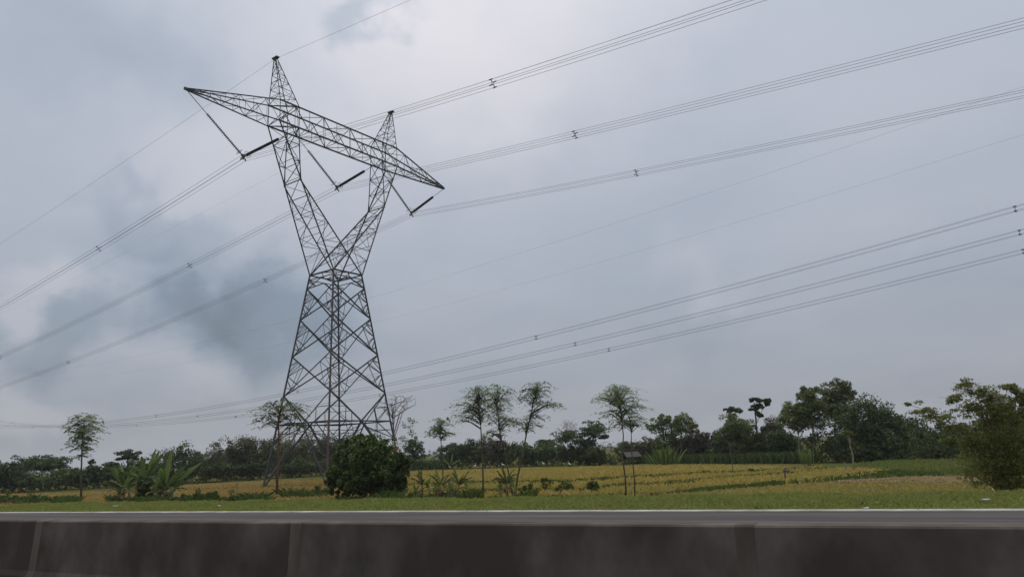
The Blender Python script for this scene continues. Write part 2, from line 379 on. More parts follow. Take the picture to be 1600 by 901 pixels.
leftp = pxz([(-60, 775), (0, 771.5), (120, 769), (262, 766)] + bl + [(590, 782), (400, 783), (160, 786), (-60, 790)], FIELD + RH * .7)
PL = np.concatenate([z3(scatter(leftp, 10)), z3(scatter(tl_poly, 10), FIELD + .25)])
blades('ripe_rice', PL, RH, .08, M['rice_left'], 3, .42, label='straw coloured rice left of the pylon behind the banana plants', cat='rice')
# grass on the bunds between the rice plots and the green footpath
bp = []
bp += bank
for i, b in enumerate(BUNDS):
    if i < 2: continue
    for k in range(len(b) - 1):
        a, c = Vector(b[k]), Vector(b[k + 1]); L = (c - a).length; n = int(L * 14)
        t = RNG.random(n); q = np.array(a)[None] + t[:, None] * np.array(c - a)[None]
        q[:, :2] += RNG.normal(0, .28 if i != 2 else .5, (n, 2)); bp.append(q)
path = pxpoly([(985, 780), (1045, 770.5), (1143, 758.5), (1226, 752), (1306, 744.5), (1395, 735), (1480, 742), (1390, 746), (1310, 750), (1226, 757), (1143, 764), (1080, 772), (1040, 780)])
q = z3(scatter(path, 14)); bp.append(q)
nb = sum(len(q) for q in bank); bp = np.concatenate(bp); bp[nb:, 2] = FIELD - .04
blades('bund_grass', bp, .22, .07, M['bund'], 3, .5, label='green grass on the low banks between the rice plots', cat='grass')
green = pxpoly([(1338, 727), (1392, 722.5), (1480, 722), (1640, 722), (1640, 739), (1500, 740), (1395, 737), (1330, 735)])
blades('young_rice', z3(scatter(green, 16)), .36, .07, M['ricegreen'], 3, .3, label='bright green young rice plot before the dark trees at right', cat='rice')
meadow = pxpoly([(985, 782), (1050, 776), (1143, 768), (1226, 761), (1290, 757), (1330, 758.5), (1420, 757.5), (1500, 759), (1680, 758), (1680, 800), (985, 800)])
blades('meadow_grass', z3(scatter(meadow, 26)), .24, .06, M['meadow'], 3, .5, label='yellowing rough grass beyond the green verge at right', cat='grass')
rough = [tuple(rn(r, n)) for r, n in ((-75, 25), (14, 25), (14, 41), (-60, 41))]
blades('rough_grass', z3(scatter(rough, 9)), .26, .09, M['meadow'], 3, .5, label='dry rough grass strip at the foot of the verge', cat='grass')
bare = pxpoly([(1300, 749), (1390, 744.5), (1480, 743.5), (1640, 744), (1640, 757), (1500, 754), (1420, 753), (1320, 753.5)])
me = bpy.data.meshes.new('bare_plot'); me.from_pydata([(p[0], p[1], FIELD + .012) for p in bare], [], [tuple(range(len(bare)))][:1]); me.update()
tag(obj('bare_plot', me, M['bare']), kind='structure')
stub = pxpoly([(1285, 750), (1390, 744), (1480, 743), (1640, 743.5), (1640, 759), (1500, 757), (1420, 758), (1300, 757)])
P = scatter(stub, 9); P = P[(np.sin(P[:, 0] * 1.1 + P[:, 1] * .6) + np.sin(P[:, 1] * 1.9 - P[:, 0] * .8) + RNG.normal(0, .6, len(P))) > .1]
blades('straw_stubble', z3(P), .13, .07, M['stubble'], 3, .7, label='dry straw stubble on the bare brown plot at right', cat='stubble')
far_bank = pxpoly([(1385, 721.5), (1440, 717.5), (1520, 716), (1660, 715), (1660, 721), (1520, 722)])
me = bpy.data.meshes.new('bare_bank'); me.from_pydata([(p[0], p[1], FIELD + .06) for p in far_bank], [], [tuple(range(len(far_bank)))]); me.update()
tag(obj('bare_bank', me, M['bare']), kind='structure')
# green verge beside the road
def emb_z(n): return np.interp(n, [16.7, 18.6, 20.3, 21.4, 25.5], [-.02, 0, -.06, -.35, FIELD - .12])
n_ = int(42 * 5 * 330); R_ = -36 + 52 * RNG.random(n_); N_ = 16.72 + (RNG.random(n_) ** .9) * 5.2
vp = np.array(RV)[None] * R_[:, None] + np.array(NV)[None] * N_[:, None]; vp[:, 2] = emb_z(N_) - .01
vh = .07 + .08 * np.clip((N_ - 16.9) / 3, 0, 1.3) + .03 * np.sin(R_ * 1.7) * np.sin(N_ * 2 + R_ * .6)
blades('verge_grass', vp, np.clip(vh, .04, .3), .022, M['grass'], 2, .55, label='short green grass on the verge beside the road', cat='grass')
# corn strip before the trees
cornp = pxpoly([(985, 724), (1060, 724), (1180, 723.5), (1262, 723.5), (1262, 716.5), (1180, 716), (1060, 715), (985, 716)])
blades('corn_crop', z3(scatter(cornp, 5)), 1.15, .16, M['corn'], 5, .22, hv=.25, label='dark green corn strip in front of the far trees', cat='corn')
cornp = pxpoly([(640, 734), (705, 731.5), (705, 725), (640, 727)])
blades('corn_crop', z3(scatter(cornp, 3)), 1.2, .16, M['corn'], 5, .22, hv=.25, label='green crop patch right of the big bush', cat='corn')

# ------------------------------------------------------------------ road furniture: median barrier, each block a thing
BH = .80
prof = [(-.19, 0), (-.19, .05), (-.15, .12), (-.105, BH - .015), (-.09, BH), (.09, BH), (.105, BH - .015), (.15, .12), (.19, .05), (.19, 0)]
def barrier_mesh(L, grow=0.0, name='block'):
    v, f = [], []
    xs = np.linspace(-L / 2, L / 2, 2 if grow else 9)
    for x in xs:
        for (y, z) in prof:
            v.append((x, y + math.copysign(grow, y), z + (grow if z > .5 else 0)))
    k = len(prof)
    for i in range(len(xs) - 1):
        for j in range(k - 1): f.append((i * k + j, i * k + j + 1, (i + 1) * k + j + 1, (i + 1) * k + j))
    f.append(tuple(range(k))[::-1]); f.append(tuple((len(xs) - 1) * k + j for j in range(k)))
    me = bpy.data.meshes.new(name); me.from_pydata(v, [], f); me.update(); return me
bm_, jm_ = barrier_mesh(4.90), barrier_mesh(.16, .002, 'joint')
BLAB = {-1: 'concrete median block ending at the leftmost pale joint', 0: 'concrete median block between the two left pale joints', 1: 'long dark concrete median block in the middle of the bottom edge',
        2: 'concrete median block right of the middle along the bottom edge', 3: 'concrete median block at the lower right corner'}
for k in range(-1, 4):
    o = empty('median_barrier', rn(-13.75 + 5 * k, 6.55, .0), -TH)
    tag(o, BLAB[k], 'barrier', 'concrete median blocks')
    obj('block', bm_, M['barrier'], o)
    obj('joint_strip', jm_, M['grout'], o, (2.5, 0, 0))

# ------------------------------------------------------------------ transmission tower
TC = Vector((-20.177, 80.107, FIELD)); PHI = math.radians(53.859)
A1, H1, A2, H2, A0 = 2.061, 23.379, 4.302, 6.635, 5.226
UK, HK, UO, UI, WC, HB, HT, UT, HTIP, HP, UP = 6.28, 32.949, 8.861, 6.329, 1.064, 39.167, 41.65, 18.964, 39.168, 47.075, 8.903
tower = empty('transmission_tower', TC, PHI)
tag(tower, 'tall grey steel lattice pylon with wide crossarm and forked upper body', 'pylon')
def T(u, h, w): return Vector((u, -w, h))            # tower coordinates: along the crossarm, up, along the line
s_, t_ = 1.0, .16
Lp = [(0, 0), (s_, 0), (s_, t_), (t_, t_), (t_, s_), (0, s_)]
UB = MB(); UB.add([(x - .4, y - .4, z) for z in (0, 1) for x, y in Lp],
                  [tuple(range(6))[::-1], tuple(range(6, 12))] + [(i, (i + 1) % 6, (i + 1) % 6 + 6, i + 6) for i in range(6)])
bar_mesh = {}
for k in ('steel', 'rust', 'bright'):
    bar_mesh[k] = UB.mesh('angle_bar'); bar_mesh[k].materials.append(M[k])
def bar_mx(a, b, s):
    d = b - a; z = d.normalized(); ref = Vector((0, 0, 1)) if abs(z.z) < .95 else Vector((1, 0, 0))
    x = ref.cross(z).normalized(); y = z.cross(x); L = d.length
    return Matrix(((x.x * s, y.x * s, z.x * L, a.x), (x.y * s, y.y * s, z.y * L, a.y), (x.z * s, y.z * s, z.z * L, a.z), (0, 0, 0, 1)))
def bar(name, a, b, s, parent=tower, m='steel'):
    o = bpy.data.objects.new(name, bar_mesh[m]); col.objects.link(o); o.parent = parent; o.matrix_local = bar_mx(a, b, s); return o
def bars_joined(name, lst, parent=tower, m='steel', kind=None):
    v, f = [], []
    for a, b, s in lst:
        mx = bar_mx(a, b, s); k = len(v)
        v += [tuple(mx @ Vector(q)) for q in UB.v]; f += [tuple(i + k for i in q) for q in UB.f]
    me = bpy.data.meshes.new(name); me.from_pydata(v, [], f); me.update()
    o = obj(name, me, M[m], parent)
    if kind: o['kind'] = kind
    return o
def lerp(a, b, t): return a + (b - a) * t
def half(h):
    if h >= H2: return A1 + (A2 - A1) * (H1 - h) / (H1 - H2)
    return A2 + (A0 - A2) * (H2 - h) / H2
CORN = [(-1, -1), (-1, 1), (1, 1), (1, -1)]            # left, near, right, far
def legp(c, h): a = half(h); return T(c[0] * a, h, c[1] * a)
sec = []
for i, c in enumerate(CORN):
    m = 'rust' if i == 1 else 'steel'
    bars_joined('leg', [(legp(c, -.25), legp(c, H2), .25), (legp(c, H2), legp(c, H1), .22)], tower, m)
    p = legp(c, 0)
    ft = MB(); ft.add([(p.x + x * w, p.y + y * w, z) for z, w in ((-.35, .55), (.22, .32)) for x, y in ((-1, -1), (1, -1), (1, 1), (-1, 1))],
                      [(3, 2, 1, 0), (4, 5, 6, 7)] + [(j, (j + 1) % 4, (j + 1) % 4 + 4, j + 4) for j in range(4)])
    ft.build('footing', M['grout'], tower)
NODES = [21.8, 18.2, 14.05, 9.75]
for i in range(4):
    ca, cb = CORN[i], CORN[(i + 1) % 4]
    A = lambda h: legp(ca, h)
    B = lambda h: legp(cb, h)
    mid = lambda h: (A(h) + B(h)) / 2
    bar('waist_bar', A(H1), B(H1), .15); bar('belt_bar', A(H2), B(H2), .14, m='steel')
    bar('waist_bar', A(H1 - .55), B(H1 - .55), .09)
    for X in (A, B):
        bar('brace', mid(H1 - .55), X(NODES[0]), .12)
        bar('brace', X(NODES[3]), mid(H2), .125)
        bar('knee_brace', mid(H2), X(.15), .17, m='bright' if (i == 0 and X is A) else 'steel')
        # secondary members of the legs below the belt
        for t0, t1 in ((.72, .66), (.45, .40), (.45, .66), (.2, .40), (.72, .92)):
            sec.append((X(H2 * t0), lerp(X(.15), mid(H2), t1), .07))
        sec.append((X(H2 * .86), lerp(X(.15), mid(H2), .85), .06)); sec.append((lerp(X(.15), mid(H2), .66), lerp(X(H2), mid(H2), .5), .08)); sec.append((X(H2 * .72), lerp(X(H2), mid(H2), .5), .08))
        q = lerp(X(NODES[3]), mid(H2), .5); sec += [(X((NODES[3] + H2) / 2), q, .06), (q, lerp(X(H2), mid(H2), .5), .06), (X((NODES[3] + H2) / 2), lerp(X(H2), mid(H2), .5), .06)]
        q = lerp(X(NODES[0]), mid(H1 - .55), .5); sec += [(X((NODES[0] + H1) / 2), q, .06), (X(H1 - .55), q, .06)]
    for k in range(3):
        h0, h1 = NODES[k], NODES[k + 1]
        bar('brace', A(h0), B(h1), .125); bar('brace', B(h0), A(h1), .125)
        wa, wb = half(h0), half(h1); tx = wa / (wa + wb); X0 = lerp(A(h0), B(h1), tx)
        for L in (A, B):
            m1 = lerp(L(h0), X0, .5); m2 = lerp(L(h1), X0, .5); lm = L((h0 + h1) / 2)
            m1b = lerp(L(h0), X0, .28); m2b = lerp(L(h1), X0, .28)
            sec += [(m1, lm, .07), (m2, lm, .07), (m1b, L(h0 + (h1 - h0) * .22), .055), (m2b, L(h1 + (h0 - h1) * .22), .055), (m1, m2b, .055), (m1b, L(h0 + (h1 - h0) * .42), .05), (m2b, L(h1 + (h0 - h1) * .42), .05)]
# inner plan bracing
for h in (H1, H2):
    mids = [(legp(CORN[i], h) + legp(CORN[(i + 1) % 4], h)) / 2 for i in range(4)]
    for i in range(4): bar('plan_brace', mids[i], mids[(i + 1) % 4], .09)
bars_joined('secondary_bracing', sec, tower, 'steel', 'stuff')

def lace(parent, a0, a1, b0, b1, n, s, x=False, t0=0, name='lattice_bar', cross=True):
    """zigzag between chord a (a0-a1) and chord b (b0-b1)"""
    for k in range(n):
        ta, tb = t0 + (1 - t0) * k / n, t0 + (1 - t0) * (k + 1) / n
        if k % 2 == 0: bar(name, lerp(a0, a1, ta), lerp(b0, b1, tb), s, parent)
        else: bar(name, lerp(b0, b1, ta), lerp(a0, a1, tb), s, parent)
        if x:
            if k % 2 == 0: bar(name, lerp(b0, b1, ta), lerp(a0, a1, tb), s, parent)
            else: bar(name, lerp(a0, a1, ta), lerp(b0, b1, tb), s, parent)
        if cross and k: bar(name, lerp(a0, a1, ta), lerp(b0, b1, ta), s * .8, parent)
tk = (HK - H1) / (HB - H1); WK = A1 * (1 - tk) + WC * tk
for sg in (-1, 1):
    ch = []; O = {}; I = {}; K = {}; J = {}
    for ws in (-1, 1):
        O[ws] = (T(sg * A1, H1, ws * A1), T(sg * UO, HB, ws * WC))
        I[ws] = (T(-sg * A1, H1, ws * A1), T(sg * UK, HK, ws * WK))
        J[ws] = (I[ws][1], T(sg * UI, HB, ws * WC))
        ch += [(*O[ws], .17), (*I[ws], .17), (*J[ws], .13)]
    fr = bars_joined('arm_frame', ch)
    tq = .9
    for ws in (-1, 1):
        oK = lerp(*O[ws], tk)
        lace(fr, O[ws][0], oK, lerp(*I[ws], .22), I[ws][1], 6, .06, cross=True)
        lace(fr, oK, O[ws][1], J[ws][0], J[ws][1], 3, .08)
        bar('lattice_bar', oK, J[ws][0], .09, fr)
    lace(fr, O[-1][0], O[-1][1], O[1][0], O[1][1], 8, .055, cross=True)
    lace(fr, lerp(*I[-1], .12), I[-1][1], lerp(*I[1], .12), I[1][1], 6, .055, cross=True)
    lace(fr, J[-1][0], J[-1][1], J[1][0], J[1][1], 3, .065)
    bar('lattice_bar', J[-1][0], J[1][0], .09, fr)
# crossarm
ch = []; cb = {}; ctp = {}
for ws in (-1, 1):
    cb[ws] = (T(-UO, HB, ws * WC), T(UO, HB, ws * WC)); ctp[ws] = (T(-UO, HT, ws * WC), T(UO, HT, ws * WC))
    ch += [(*cb[ws], .15), (*ctp[ws], .14)]
    for sg in (-1, 1):
        tp = T(sg * UT, HTIP + .12, ws * .08)
        ch += [(T(sg * UO, HB, ws * WC), T(sg * UT, HTIP, ws * .08), .15), (T(sg * UO, HT, ws * WC), tp, .13)]
fr = bars_joined('crossarm_frame', ch)
for ws in (-1, 1): lace(fr, cb[ws][0], cb[ws][1], ctp[ws][0], ctp[ws][1], 9, .07)
lace(fr, cb[-1][0], cb[-1][1], cb[1][0], cb[1][1], 9, .06)
lace(fr, ctp[-1][0], ctp[-1][1], ctp[1][0], ctp[1][1], 9, .055, cross=False)
for sg in (-1, 1):
    tb = {ws: (T(sg * UO, HB, ws * WC), T(sg * UT, HTIP, ws * .08)) for ws in (-1, 1)}
    tt = {ws: (T(sg * UO, HT, ws * WC), T(sg * UT, HTIP + .12, ws * .08)) for ws in (-1, 1)}
    for ws in (-1, 1):
        lace(fr, tb[ws][0], lerp(*tb[ws], .92), tt[ws][0], lerp(*tt[ws], .92), 6, .055)
        bar('lattice_bar', T(sg * UO, HB, ws * WC), T(sg * UO, HT, ws * WC), .09, fr); bar('lattice_bar', T(sg * UI, HB, ws * WC), T(sg * UI, HT, ws * WC), .09, fr)
        bar('lattice_bar', T(sg * UO, HB, ws * WC), T(sg * UI, HT, ws * WC), .09, fr)
    lace(fr, tb[-1][0], lerp(*tb[-1], .92), tb[1][0], lerp(*tb[1], .92), 6, .05); lace(fr, tt[-1][0], lerp(*tt[-1], .92), tt[1][0], lerp(*tt[1], .92), 5, .05, cross=False)
    for h in (HB, HT): bar('lattice_bar', T(sg * UO, h, -WC), T(sg * UI, h, WC), .08, fr)
    m = MB(); m.box(sg * UT - .25, sg * UT + .15, -.1, .1, HTIP - .08, HTIP + .18); m.build('tip_plate', M['steel'], fr)
    # earth wire peak
    base = [T(sg * UO, HT, -WC), T(sg * UO, HT, WC), T(sg * UI, HT, WC), T(sg * UI, HT, -WC)]
    tops = [T(sg * UP + sg * .1, HP, -.12), T(sg * UP + sg * .1, HP, .12), T(sg * UP - sg * .1, HP, .12), T(sg * UP - sg * .1, HP, -.12)]
    pk = bars_joined('peak_frame', [(base[j], tops[j], .10) for j in range(4)])
    for j in range(4): lace(pk, base[j], lerp(base[j], tops[j], .94), base[(j + 1) % 4], lerp(base[(j + 1) % 4], tops[(j + 1) % 4], .94), 6, .045)
    m = MB(); m.box(sg * UP - .2, sg * UP + .2, -.45, .45, HP - .05, HP + .1); m.box(sg * UP - .08, sg * UP + .08, -.1, .1, HP - .35, HP - .05); m.build('earth_wire_bracket', M['steel'], pk)
# number plates on the right-hand leg
for k, (z0, z1, mm) in enumerate(((4.45, 4.85, 'platered'), (3.95, 4.35, 'plate'), (3.45, 3.85, 'platered'), (3.25, 3.42, 'plate'))):
    p = legp(CORN[2], z0); m = MB(); m.box(p.x - .65, p.x + .1, p.y - .22, p.y - .19, z0, z1); m.build('sign_plate', M[mm], tower)
# footing-level caps keep the frame on the ground
tower_mx = Matrix.Translation(TC) @ Matrix.Rotation(PHI, 4, 'Z')
def TW(u, h, w): return tower_mx @ T(u, h, w)

# ------------------------------------------------------------------ insulator V strings, one per phase
SPIN = [(.05, 0), (.17, .02), (.175, .045), (.06, .085), (.05, .20)]
def v_string(u, h, ul, ur, label):
    root = empty('v_string_insulator', TW(u, h, 0), PHI); tag(root, label, 'insulator', 'insulator strings on the pylon')
    for ue in (ul, ur):
        a = T(ue - u, HB - .12 - h, 0); b = Vector((math.copysign(.28, ue - u), 0, .18)); d = b - a; L = d.length; z = d.normalized()
        nd = 25; ld = nd * .2; st = a + z * (L - ld)
        MB().tube([a, st], .035, 5).build('link_rod', M['steel'], root)
        ref = Vector((0, 1, 0)); x = ref.cross(z).normalized(); y = z.cross(x)
        v, f = [], []; ns = 10
        rings = []
        for k in range(nd):
            for (r, zz) in SPIN[:-1]: rings.append((r, k * .2 + zz))
        rings.append((.05, nd * .2))
        for (r, zz) in rings:
            for j in range(ns):
                t = 2 * math.pi * j / ns; v.append(tuple(st + z * zz + (x * math.cos(t) + y * math.sin(t)) * r))
        for i in range(len(rings) - 1):
            for j in range(ns): f.append((i * ns + j, i * ns + (j + 1) % ns, (i + 1) * ns + (j + 1) % ns, (i + 1) * ns + j))
        me = bpy.data.meshes.new('disc_string'); me.from_pydata(v, [], f); me.update(); obj('disc_string', me, M['disc'], root)
        c = b - z * .25
        ring = [c + (x * math.cos(t) + y * math.sin(t)) * .36 for t in np.linspace(0, 2 * math.pi, 17)]
        MB().tube(ring, .022, 5, False).build('grading_ring', M['steel'], root)
    m = MB(); m.add([(-.34, -.03, .22), (.34, -.03, .22), (.12, -.03, -.25), (-.12, -.03, -.25), (-.34, .03, .22), (.34, .03, .22), (.12, .03, -.25), (-.12, .03, -.25)],
                    [(0, 3, 2, 1), (4, 5, 6, 7), (0, 1, 5, 4), (1, 2, 6, 5), (2, 3, 7, 6), (3, 0, 4, 7)])
    m.box(-.3, .3, -.04, .04, -.34, -.26); m.box(-.28, -.24, -.08, .08, -.5, -.26); m.box(.24, .28, -.08, .08, -.5, -.26)
    m.build('yoke_plate', M['steel'], root)
YK = [(-12.445, 34.15), (.0, 34.15), (12.46, 34.0)]
v_string(*YK[0], -UT + .1, -UI - .0, 'dark V shaped insulator string under the left, higher crossarm tip')
v_string(*YK[1], -UI + .0, UI - .0, 'dark V shaped insulator string hanging in the fork between the pylon arms')
v_string(*YK[2], UI + .0, UT - .1, 'dark V shaped insulator string under the right, lower crossarm tip')

# ------------------------------------------------------------------ conductors: four wires and spacers move together
Ud = Vector((math.cos(PHI), math.sin(PHI), 0)); Wd = Vector((math.sin(PHI), -math.cos(PHI), 0))
def linept(u, h, dl, b, c, s):
    v = Wd * math.cos(dl) + Ud * math.sin(dl)
    p = TC + Ud * u + v * s; p.z = FIELD + h + b * s + c * s * s; return p, v
def bundle(u, h, left, right, spacers, label, sep=.25, rad=.0145, s0=-460, s1=190, drop=.25, group='conductor bundles of the near line'):
    root = empty('conductor_bundle', linept(u, h, 0, 0, 0, 0)[0]); tag(root, label, 'power line', group); o0 = root.location.copy()
    ss = np.concatenate([np.linspace(s0, -60, 40), np.linspace(-55, -3, 14), [0], np.linspace(3, 70, 18), np.linspace(76, s1, 18)])
    def P(s, du, dz):
        q = left if s < 0 else right
        p, v = linept(u, h, q[0], q[1], q[2], s); pv = Vector((-v.y, v.x, 0))
        return p + pv * du + Vector((0, 0, dz)) - o0
    for du, dz in ((-sep, -drop + sep), (sep, -drop + sep), (-sep, -drop - sep), (sep, -drop - sep)):
        MB().tube([P(s, du, dz) for s in ss], rad, 5).build('wire', M['wire'], root)
    for s in spacers:
        c = P(s, 0, -drop); v = linept(u, h, 0, 0, 0, 0)[1]; pv = Vector((-v.y, v.x, 0)); m = MB()
        cs = [c + pv * a * sep + Vector((0, 0, b * sep)) for a, b in ((-1, 1), (1, 1), (1, -1), (-1, -1))]
        q = sep * .45
        inn = [c + pv * a * q + Vector((0, 0, b * q)) for a, b in ((-1, 1), (1, 1), (1, -1), (-1, -1))]
        m.tube(inn + [inn[0]], .032, 5, False)
        for j in range(4): m.tube([inn[j], cs[j]], .035, 5); m.tube([cs[j] - v * .16, cs[j] + v * .16], .05, 5)
        m.build('spacer', M['steel'], root)
    return root
LQ = (-.00326, .1074, .0002102); RQ = (.0487, -.0864, .000275)
SP1 = (-101, -32, 32, 100)
bundle(*YK[0], LQ, (.0487, -.0864, .00042), SP1, 'highest bundle of four power wires, from the left crossarm tip')
bundle(*YK[1], LQ, RQ, SP1, 'middle bundle of four power wires, through the fork of the pylon')
bundle(*YK[2], LQ, RQ, SP1, 'lowest bundle of four power wires on the pylon, from its right crossarm tip')
U2, HH2, B2, C2, DL2 = 58.17, 21.40, .0665, .0002371, -.04736
SP2 = tuple(-4 - 68 * k for k in range(-2, 7))
for k, nm in ((-1, 'upper'), (0, 'middle'), (1, 'lower')):
    bundle(U2 + 12.45 * k, HH2, (DL2, B2, C2), (DL2, B2, C2), SP2, nm + ' bundle of the second, farther power line low in the sky', sep=.26, rad=.016, s0=-520, drop=0, group='conductor bundles of the far line')
def earth(u, h, left, right, label, rad, s0=-460, s1=190):
    ss = np.concatenate([np.linspace(s0, -3, 60), [0], np.linspace(3, s1, 40)]); o0 = linept(u, h, 0, 0, 0, 0)[0]
    pts = [linept(u, h, *(left if s < 0 else right), s)[0] - o0 for s in ss]
    o = MB().tube(pts, rad, 5).build('earth_wire', M['wire'], None, o0); tag(o, label, 'power line', 'earth wires')
earth(-UP, HP - .05, (-.00326, .075, .00014), (.0487, -.0564, .0002), 'thin single wire running over the left, higher pylon peak', .012)
earth(UP, HP - .05, (-.00326, .075, .00014), (.0487, -.0564, .0002), 'thin single wire running over the right, lower pylon peak', .0065)
earth(U2 - 8.7, 38.06, (DL2, .0431, .0002134), (DL2, .0431, .0002134), 'upper of two faint thin wires right of the pylon above the far line', .010, -520)
earth(U2 + 8.7, 37.91, (DL2, .0467, .0002134), (DL2, .0467, .0002134), 'lower of two faint thin wires right of the pylon above the far line', .010, -520)

# ------------------------------------------------------------------ foliage
def leaf_mesh(name, C, Dv, Nv, L, W):
    """rhombic leaves: centre C, direction Dv, normal Nv"""
    N = len(C); Dv = Dv / (np.linalg.norm(Dv, axis=1, keepdims=True) + 1e-9)
    S = np.cross(Nv, Dv); S = S / (np.linalg.norm(S, axis=1, keepdims=True) + 1e-9); Nn = np.cross(Dv, S)
    L = np.broadcast_to(L, N)[:, None]; W = np.broadcast_to(W, N)[:, None]
    v = np.zeros((N, 4, 3), np.float32)
    v[:, 0] = C - Dv * L * .5; v[:, 1] = C + S * W * .5 + Nn * L * .08; v[:, 2] = C + Dv * L * .5 - Nn * L * .06; v[:, 3] = C - S * W * .5 + Nn * L * .08
    i = np.arange(N)[:, None] * 4
    return mesh_np(name, v.reshape(-1, 3), np.concatenate([i, i + 1, i + 2, i + 3], 1))
def rvec(n): v = RNG.normal(size=(n, 3)); return v / np.linalg.norm(v, axis=1, keepdims=True)
def clumps(ells, ncl, nleaf, lsize, rc=.33, flat=1.0, aspect=.45, spread=.55, hollow=.55):
    """ells: (centre, (ax, ay, az)); returns leaf arrays and the clump centres"""
    vol = np.array([np.prod(a) ** (2 / 3) for _, a in ells]); vol = vol / vol.sum()
    Cs, Ds, Ns, cen = [], [], [], []
    for (c, a), w in zip(ells, vol):
        k = max(3, int(round(ncl * w))); c = np.array(c); a = np.array(a)
        d = rvec(k); rr = (hollow + (1 - hollow) * RNG.random(k)) ; cc = c + d * a * rr[:, None] * .82
        per = max(6, int(nleaf * w / k)); mr = min(a[0], a[2]) if flat == 1 else a[0]
        for q in cc:
            R = mr * rc * (.45 + 1.0 * RNG.random()); u = rvec(per); u[:, 2] = np.abs(u[:, 2]) * np.where(RNG.random(per) < .75, 1, -1)
            r = R * (.45 + .6 * RNG.random(per) ** .6)
            pos = q + u * r[:, None] * np.array([1, 1, flat]); Cs.append(pos); cen.append(q)
            out = u * .7 + (pos - c) / (np.abs(a).max()) * .5 + np.array([0, 0, .45]) + RNG.normal(0, spread, (per, 3)); Ns.append(out)
            dv = rvec(per); dv[:, 2] -= .45; Ds.append(dv)
    C = np.concatenate(Cs); n = len(C)
    L = lsize * (.6 + .8 * RNG.random(n))
    return C, np.concatenate(Ds), np.concatenate(Ns), L, L * aspect, cen
def trunk_mb(pts, r0, r1, cen=(), mb=None, lim=9, fork=.55, rl=.35):
    m = mb or MB(); pts = [Vector(p) for p in pts]; n = len(pts)
    m.tube(pts, [r0 + (r1 - r0) * i / (n - 1) for i in range(n)], 7)
    cen = list(cen); random.shuffle(cen)
    for q in cen[:lim]:
        q = Vector(q); t = fork + (1 - fork) * random.random(); k = min(int(t * (n - 1)), n - 2); a = lerp(pts[k], pts[k + 1], t * (n - 1) - k)
        mid_ = lerp(a, q, .5) + Vector((random.uniform(-.15, .15), random.uniform(-.15, .15), (q - a).length * random.uniform(-.02, .14)))
        rr = (r0 + (r1 - r0) * t) * rl + .012
        m.tube([a, mid_, q], [rr, rr * .7, rr * .3], 5)
    return m
EDGE = [(-100, 777), (0, 771), (277, 756.5), (400, 749.5), (641, 734.5), (900, 726.5), (1260, 724), (1400, 721), (1700, 719)]
def edge_depth(x):
    y = np.interp(x, [e[0] for e in EDGE], [e[1] for e in EDGE]); return gnd(x, y).y
G1 = 'trees of the far tree line'
def tree(label, base, ells, kind='dense', leaf='l_dark', extra=2.0, depth=None, trunk=None, r0=None, ncl=26, nleaf=2600, lsize=.36, bark='bark', cat='tree', name='tree', group=None, lim=9, sides=None, by=None, deep=.9):
    """base px x; ells: (cx, cy, rx, ry) in px of the photograph, turned into metres at the tree's own distance"""
    Y = depth if depth is not None else edge_depth(base) + extra
    if by is not None: g = gnd(base, by)
    else:
        # foot on the ground straight below
        g0 = at(base, 730, Y); g = Vector((g0.x, Y, FIELD))
    Y = g.y; k = Y / F_PX * 1.0
    E = []
    for (cx, cy, rx, ry) in ells:
        c = at(cx, cy, Y) - g; q = 1.22 if kind == 'feather' else 1.26 if group == G1 else 1.16; E.append((np.array(c), (rx * k * q, rx * k * deep * q, ry * k * q)))
    root = empty(name, (g.x, g.y, FIELD - .02)); tag(root, label, cat, group)
    top = max(E, key=lambda e: e[0][2])
    if trunk: tp = [at(x, y, Y) - g for x, y in trunk]; tp = [Vector((0, 0, -.15))] + tp
    else:
        c = Vector(top[0]); tp = [Vector((0, 0, -.15)), Vector((c.x * .35 + random.uniform(-.1, .1), c.y * .3, c.z * .45)), Vector((c.x * .9, c.y * .9, c.z * .95))]
    hgt = tp[-1].z; r0 = r0 or max(.06, hgt * .022)
    if kind == 'bare': return root, g, Y, tp, r0
    if kind == 'feather':
        mb, me = feather(tp, E, r0, leaf, nleaf, lsize)
    else:
        flat = {'dense': 1.0, 'umbrella': .38, 'open': .9}[kind]; rc = {'dense': .30, 'umbrella': .33, 'open': .29}[kind]; ho = {'dense': .5, 'umbrella': .25, 'open': .45}[kind]
        C, Dv, Nv, L, W, cen = clumps(E, int(ncl * 1.7), int(nleaf * 1.55), lsize * .88, rc, flat, .5, .55, ho)
        mb = trunk_mb(tp, r0, r0 * .4, cen, lim=lim); me = leaf_mesh('crown', C, Dv, Nv, L, W)
    mb.build('trunk', M[bark], root, smooth=True); obj('crown', me, M[leaf], root)
    return root
